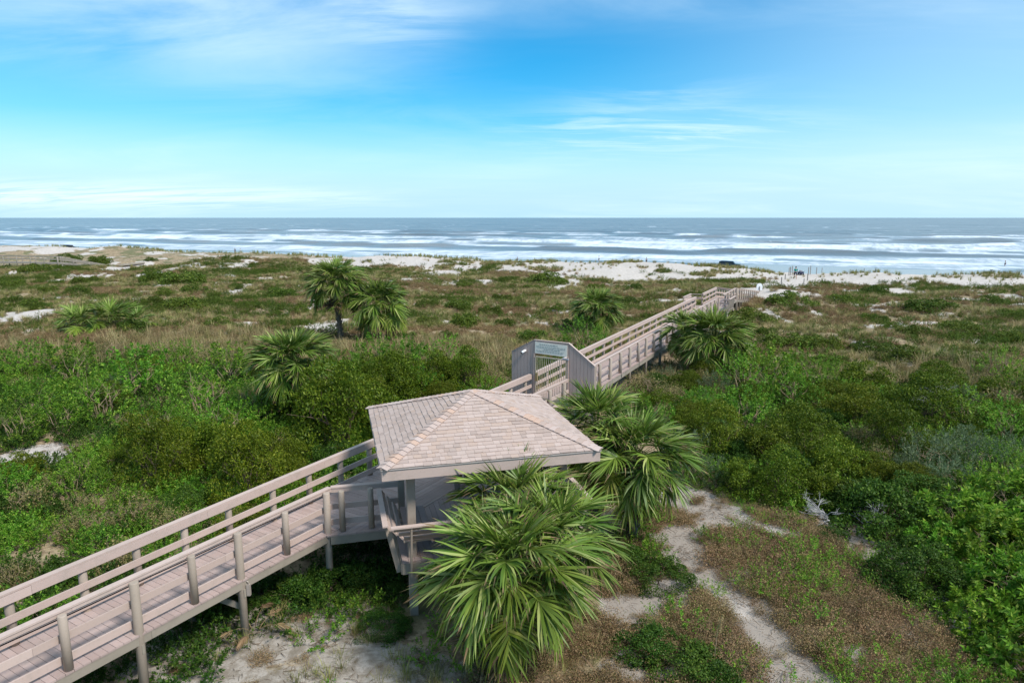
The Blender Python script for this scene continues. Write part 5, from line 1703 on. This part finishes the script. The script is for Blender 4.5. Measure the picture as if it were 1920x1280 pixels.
# ------------------------------------------------------------------ people, truck and posts on the beach
def person(px, py, h, shirt, bottom, label, pose='stand', face=0.0, extra=None):
    p = on_ground(px, py)
    root = empty('person', p, label, 'person', 'people on the beach'); root.rotation_euler = (0, 0, face)
    k = h / 1.75
    st = 0.22 if pose == 'walk' else 0.06
    J = {'pel': (0, 0, .95), 'wai': (0, 0, 1.10), 'che': (0, .01, 1.30), 'nek': (0, .01, 1.47), 'hdb': (0, .03, 1.56), 'hdt': (0, .02, 1.73),
         'shl': (-.19, 0, 1.41), 'ell': (-.25, -.05, 1.13), 'wrl': (-.25, .06, .90), 'hal': (-.25, .09, .80), 'shr': (.19, 0, 1.41), 'elr': (.25, -.03, 1.13), 'wrr': (.24, .10, .91), 'har': (.24, .13, .81),
         'hil': (-.10, 0, .90), 'knl': (-.11, .04 + st * .6, .50), 'anl': (-.11, st, .09), 'tol': (-.12, st + .17, .03), 'hir': (.10, 0, .90), 'knr': (.11, .05 - st * .3, .50), 'anr': (.11, -st, .09), 'tor': (.12, -st + .17, .03)}
    if pose == 'sit':
        J.update(pel=(0, 0, .42), wai=(0, -.03, .56), che=(0, -.06, .76), nek=(0, -.06, .93), hdb=(0, -.03, 1.02), hdt=(0, -.04, 1.19), shl=(-.19, -.06, .87), ell=(-.25, .02, .62), wrl=(-.2, .22, .58), hal=(-.18, .30, .57),
                 shr=(.19, -.06, .87), elr=(.25, .02, .62), wrr=(.2, .22, .58), har=(.18, .3, .57), hil=(-.1, .02, .42), knl=(-.12, .42, .48), anl=(-.12, .45, .08), tol=(-.12, .6, .03), hir=(.1, .02, .42), knr=(.12, .42, .48), anr=(.12, .45, .08), tor=(.12, .6, .03))
    RAD = dict(pel=.135, wai=.12, che=.14, nek=.055, hdb=.085, hdt=.075, shl=.065, ell=.045, wrl=.032, hal=.035, shr=.065, elr=.045, wrr=.032, har=.035, hil=.095, knl=.06, anl=.04, tol=.035, hir=.095, knr=.06, anr=.04, tor=.035)
    E_ = [('pel', 'wai'), ('wai', 'che'), ('che', 'nek'), ('nek', 'hdb'), ('hdb', 'hdt'), ('che', 'shl'), ('shl', 'ell'), ('ell', 'wrl'), ('wrl', 'hal'), ('che', 'shr'), ('shr', 'elr'), ('elr', 'wrr'), ('wrr', 'har'),
          ('pel', 'hil'), ('hil', 'knl'), ('knl', 'anl'), ('anl', 'tol'), ('pel', 'hir'), ('hir', 'knr'), ('knr', 'anr'), ('anr', 'tor')]

    def skin(name, keys, mat, grow=1.0, cut=None):
        ids = {q: i for i, q in enumerate(keys)}
        me = bpy.data.meshes.new(name)
        me.from_pydata([tuple(c * k for c in J[q]) for q in keys], [(ids[a], ids[b]) for a, b in E_ if a in ids and b in ids], [])
        me.materials.append(mat)
        o = put(name, me, root)
        o.modifiers.new('skin', 'SKIN'); sub = o.modifiers.new('sub', 'SUBSURF'); sub.levels = sub.render_levels = 1
        lay = me.skin_vertices[0].data if me.skin_vertices else None
        if lay is None:
            bm = bmesh.new(); bm.from_mesh(me); bm.verts.layers.skin.verify(); bm.to_mesh(me); bm.free(); lay = me.skin_vertices[0].data
        for q, i in ids.items():
            r_ = RAD[q] * k * grow; lay[i].radius = (r_, r_ * (0.75 if q in ('che', 'wai', 'pel') else 1)); lay[i].use_root = (i == 0)
        return o
    skin('body', ['pel', 'wai', 'che', 'nek', 'hdb', 'hdt', 'shl', 'ell', 'wrl', 'hal', 'shr', 'elr', 'wrr', 'har', 'hil', 'knl', 'anl', 'tol', 'hir', 'knr', 'anr', 'tor'], M_SKIN)
    if shirt: skin('shirt', ['pel', 'wai', 'che', 'shl', 'ell', 'shr', 'elr'], shirt, 1.16)
    if bottom: skin('shorts', ['pel', 'hil', 'knl', 'hir', 'knr'], bottom, 1.18)
    hb = bmesh.new(); bmesh.ops.create_icosphere(hb, subdivisions=2, radius=.102 * k)
    for v in hb.verts:
        v.co.z *= 1.05
        if v.co.y > 0.03 * k and v.co.z < 0.035 * k: v.co.y *= 0.3
    me = bpy.data.meshes.new('hair'); hb.to_mesh(me); hb.free(); me.materials.append(M_HAIR)
    put('hair', me, root, (J['hdt'][0] * k, (J['hdt'][1] - .015) * k, (J['hdt'][2] - .045) * k))
    return root


person(1491, 523, 1.8, M_TEAL, M_NAVY, 'person in teal shirt and dark shorts walking down the sand path', 'walk', 0.05)
person(1212, 495, 1.8, M_GREYC, M_NAVY, 'person in dark clothes standing on the wet sand, alone at right', 'stand', 0.4)
person(1123, 491, 1.75, M_CREAM, M_NAVY, 'person in a pale top walking on the wet sand near a short stake', 'walk', 1.4)
person(441, 475, 1.8, M_NAVY, M_NAVY, 'left person of the pair strolling by the water, dark clothed', 'walk', 1.3)
person(451, 475, 1.7, M_CREAM, M_GREYC, 'right person of the pair strolling by the water, pale top', 'walk', -1.2)
person(970, 490, 1.8, M_GREYC, M_NAVY, 'person in grey standing behind the dune crest, left of centre', 'sit', 0.3)
person(1884, 501, 1.75, M_CREAM, M_NAVY, 'person walking at the water edge at the far right', 'walk', 1.5)
person(245, 472, 1.75, M_NAVY, M_NAVY, 'person half hidden behind the left dune crest', 'stand', 0.0)


def vehicle(px, py, yaw, label, name='pickup_truck', paint=None):
    p = on_ground(px, py)
    root = empty(name, p, label, 'truck'); root.rotation_euler = (0, 0, yaw)
    def ob(nm, me, loc=(0, 0, 0), par=root):
        return put(nm, me, par, loc)
    bm = bmesh.new()
    prof = [(-2.6, .45), (2.55, .45), (2.6, .8), (2.5, 1.05), (1.25, 1.16), (.75, 1.78), (-1.9, 1.86), (-2.45, 1.75), (-2.6, 1.1)]
    lo = [bm.verts.new((x_, -.92, z_)) for x_, z_ in prof]; hi = [bm.verts.new((x_, .92, z_)) for x_, z_ in prof]
    for v in lo + hi:
        if v.co.z > 1.3: v.co.y *= .84
    bm.faces.new(lo); bm.faces.new(hi[::-1])
    for i in range(len(prof)): j = (i + 1) % len(prof); bm.faces.new((lo[j], lo[i], hi[i], hi[j]))
    bmesh.ops.recalc_face_normals(bm, faces=bm.faces)
    bmesh.ops.bevel(bm, geom=bm.edges[:], offset=.05, segments=2, affect='EDGES')
    me = bpy.data.meshes.new('body'); bm.to_mesh(me); bm.free(); me.materials.append(paint or M_TRUCK)
    body = ob('body', me)
    for sg in (-1, 1):
        for a, b in ((-2.2, -1.25), (-1.17, -.3), (-.22, .72)):
            m = MB(); z0, z1 = 1.22, 1.66; y0, y1 = .90, .815
            xe = b + (.28 if b > .5 else 0)
            m.poly([(a, sg * y0, z0), (xe, sg * y0, z0), (b, sg * y1, z1), (a, sg * y1, z1), (a, sg * (y0 + .012), z0), (xe, sg * (y0 + .012), z0), (b, sg * (y1 + .012), z1), (a, sg * (y1 + .012), z1)],
                   [(3, 2, 1, 0), (4, 5, 6, 7), (0, 1, 5, 4), (1, 2, 6, 5), (2, 3, 7, 6), (3, 0, 4, 7)])
            ob('window', m.mesh('window', M_GLASS))
        for x_ in (-1.6, 1.65):
            w = ob('wheel', MB().tube([(0, -.12, 0), (0, .12, 0)], .38, 20).mesh('wheel', M_TYRE), (x_, sg * .84, .38))
            ob('rim', MB().tube([(0, -.13, 0), (0, .13, 0)], [.25, .25], 14).mesh('rim', M_RIM), (0, 0, 0), w)
    m = MB(); m.beam((1.24, 0, 1.2), (.80, 0, 1.75), 1.35, .02, (1, 0, .8)); ob('windscreen', m.mesh('windscreen', M_GLASS))
    m = MB(); m.box((-2.64, 0, .62), (.12, 1.8, .16)); ob('bumper', m.mesh('bumper', M_BLACK))
    m = MB(); m.box((2.6, 0, .6), (.12, 1.8, .2)); ob('bumper', m.mesh('bumper', M_BLACK))
    for sg in (-1, 1):
        m = MB(); m.box((2.58, sg * .68, .92), (.1, .34, .14)); ob('headlight', m.mesh('headlight', M_CREAM))
    return root


def beach(px, py, z=None):
    return on_ground(px, py)


vehicle(1368, 503, R(-24), 'dark blue truck parked on the wet sand behind the dune')
vehicle(131, 468, R(-20), 'small dark vehicle far off on the beach at the left', 'parked_car', M_BLACK)

for i, (px, py, h, lb) in enumerate([(1479, 517, 1.3, 'leftmost stake of the close trio by the walking person'), (1481.5, 516, 1.35, 'middle stake of the close trio by the walking person'), (1485, 516, 1.5, 'rightmost stake of the close trio by the walking person'),
                                     (1472, 524, .8, 'short stake in the sand left of the walking person'), (1465, 536, 1.15, 'stake where sand path meets the grass by the ramp'), (1514, 526, 1.0, 'stake alone in open sand right of the walking person'),
                                     (1515.5, 516, 1.3, 'left stake of the upright pair right of the beach cart'), (1519, 515, 1.45, 'right stake of the upright pair right of the beach cart'), (1530.5, 514, 1.1, 'stake between the upright pair and the grass strip'),
                                     (1541, 511, 1.1, 'stake rising out of the grass strip on the crest'), (1620, 511, 1.0, 'left stake on the far crest right of centre'), (1641.5, 512, 1.3, 'right stake on the far crest right of centre'), (1114, 495, .9, 'short stake on the crest beside the walker in a pale top'), (1507, 533, .8, 'stake half buried in the grass ridge')]):
    p = on_ground(px, py)
    st = put('wooden_stake', MB().tube([(0, 0, -.3), (.02 * math.sin(i), 0, h - .03), (.02 * math.sin(i), 0, h)], [.075, .07, .05], 8).mesh('wooden_stake', M_GREYW), None, p)
    tag(st, lb, 'post', 'wooden stakes along the beach access')
# cart left on the path
p = on_ground(1501, 517)
ct = empty('beach_cart', p, 'dark beach cart with wheels standing right of the walking person', 'cart')
ct.rotation_euler = (0, 0, 0.3); ct.scale = (0.75, 0.75, 0.75)
put('basket', MB().prism([(-.55, -.3, .45), (.55, -.3, .45), (.55, .3, .45), (-.55, .3, .45)], (0, 0, .42)).mesh('basket', M_NAVY), ct)
for a in (-.4, .4):
    for b in (-.33, .33):
        put('wheel', MB().tube([(a, b - .04, .24), (a, b + .04, .24)], .24, 14).mesh('wheel', M_BLACK), ct)
put('handle', MB().tube([(.5, 0, .5), (.95, 0, .95), (1.0, 0, .95)], .03, 6).mesh('handle', M_BLACK), ct)
put('bag', MB().prism([(-.3, -.2, .872), (.25, -.2, .872), (.2, .2, .872), (-.25, .2, .872)], (.02, 0, .3)).mesh('bag', M_GREYC), ct)
# white round board at the ramp, bird-box post at the right
p = on_ground(1424, 546); zt_ = 2.05 - p.z - 0.34
wb = empty('round_board', p, 'white round topped board standing behind the ramp railing', 'sign')
put('post', MB().tube([(0, 0, -.2), (0, 0, zt_)], .05, 8).mesh('post', M_GREYW), wb)
put('board', MB().prism([(-.32, .06, zt_ - .4)] + [(.32 * math.cos(a), .06, zt_ + .34 * math.sin(a)) for a in np.linspace(math.pi, 0, 9)] + [(.32, .06, zt_ - .4)], (0, .03, 0)).mesh('board', M_WHITE), wb)
p = on_ground(1858, 517)
nb = empty('beach_post', p, 'dark post with a flat top on the right dune crest', 'post')
put('pole', MB().tube([(0, 0, -.3), (0, 0, 1.15)], .05, 8).mesh('pole', M_GREYW), nb)
put('top', MB().box((0, 0, 1.22), (.5, .3, .14)).mesh('top', M_BLACK), nb)

# ------------------------------------------------------------------ labels for the plants: what each stands nearest to
LAND = {'the gazebo roof': GZ_C, 'the gate wall': ax(20.5, 0.8), 'the round thicket palm': PALMS['mid'].location, 'the twin dune palms': PALMS['twin_a'].location, 'the lone shaggy palm': PALMS['lone'].location,
        'the palm beside the walkover': PALMS['walk'].location, 'the largest near palm': PALMS['front'].location, 'the palm right of the roof': PALMS['side_b'].location, 'the top of the ramp': ax2(KT, 0), 'the walkover seat bays': ax2(33, -1),
        'the saw palmetto clumps': at(205, 615), 'the dead grey branches': at(1600, 990), 'the left sand gap': at(60, 850), 'the left dune sand': at(60, 597), 'the far left boardwalk': at(100, 505), 'the sand path fork': at(1310, 1085),
        'the lower left railing': ax(1.5, 1.5), 'the tall boardwalk post': ax(4.34, -0.1), 'the bare right sand scar': at(1680, 680), 'the right dune sand': at(1860, 562), 'the lower right corner': at(1900, 1240), 'the lone sand patch': at(1045, 537),
        'the bright sand strip left': at(230, 508), 'the bare grey twigs': at(1760, 800), 'the right frame edge': at(1900, 860), 'the middle open dunes': at(860, 590), 'the brown left dunes': at(430, 560), 'the right mounds': at(1740, 600), 'the near walkover rail': ax2(14, -1)}
ORD = ['', 'second', 'third', 'fourth', 'fifth', 'sixth', 'seventh', 'eighth', 'ninth', 'tenth', 'eleventh', 'twelfth', 'thirteenth', 'fourteenth', 'fifteenth', 'sixteenth', 'seventeenth', 'eighteenth', 'nineteenth', 'twentieth'] + [f"{i}{'st' if i % 10 == 1 else 'nd' if i % 10 == 2 else 'rd' if i % 10 == 3 else 'th'}" for i in range(21, 100)]
by = {}
for o, kind, x, y in ITEMS:
    best = min(LAND, key=lambda k: (LAND[k].x - x) ** 2 + (LAND[k].y - y) ** 2 * 0.5)
    d = math.hypot(LAND[best].x - x, LAND[best].y - y)
    by.setdefault((kind, best), []).append((d, o))
for (kind, best), L in by.items():
    L.sort(key=lambda q: q[0])
    for i, (d, o) in enumerate(L):
        o['label'] = f"{PHRASE[kind][0]}, {(ORD[i] + ' ') if ORD[i] else ''}nearest to {best}"
print('plants', len(ITEMS), {k: sum(1 for q in ITEMS if q[1] == k) for k in KINDS})
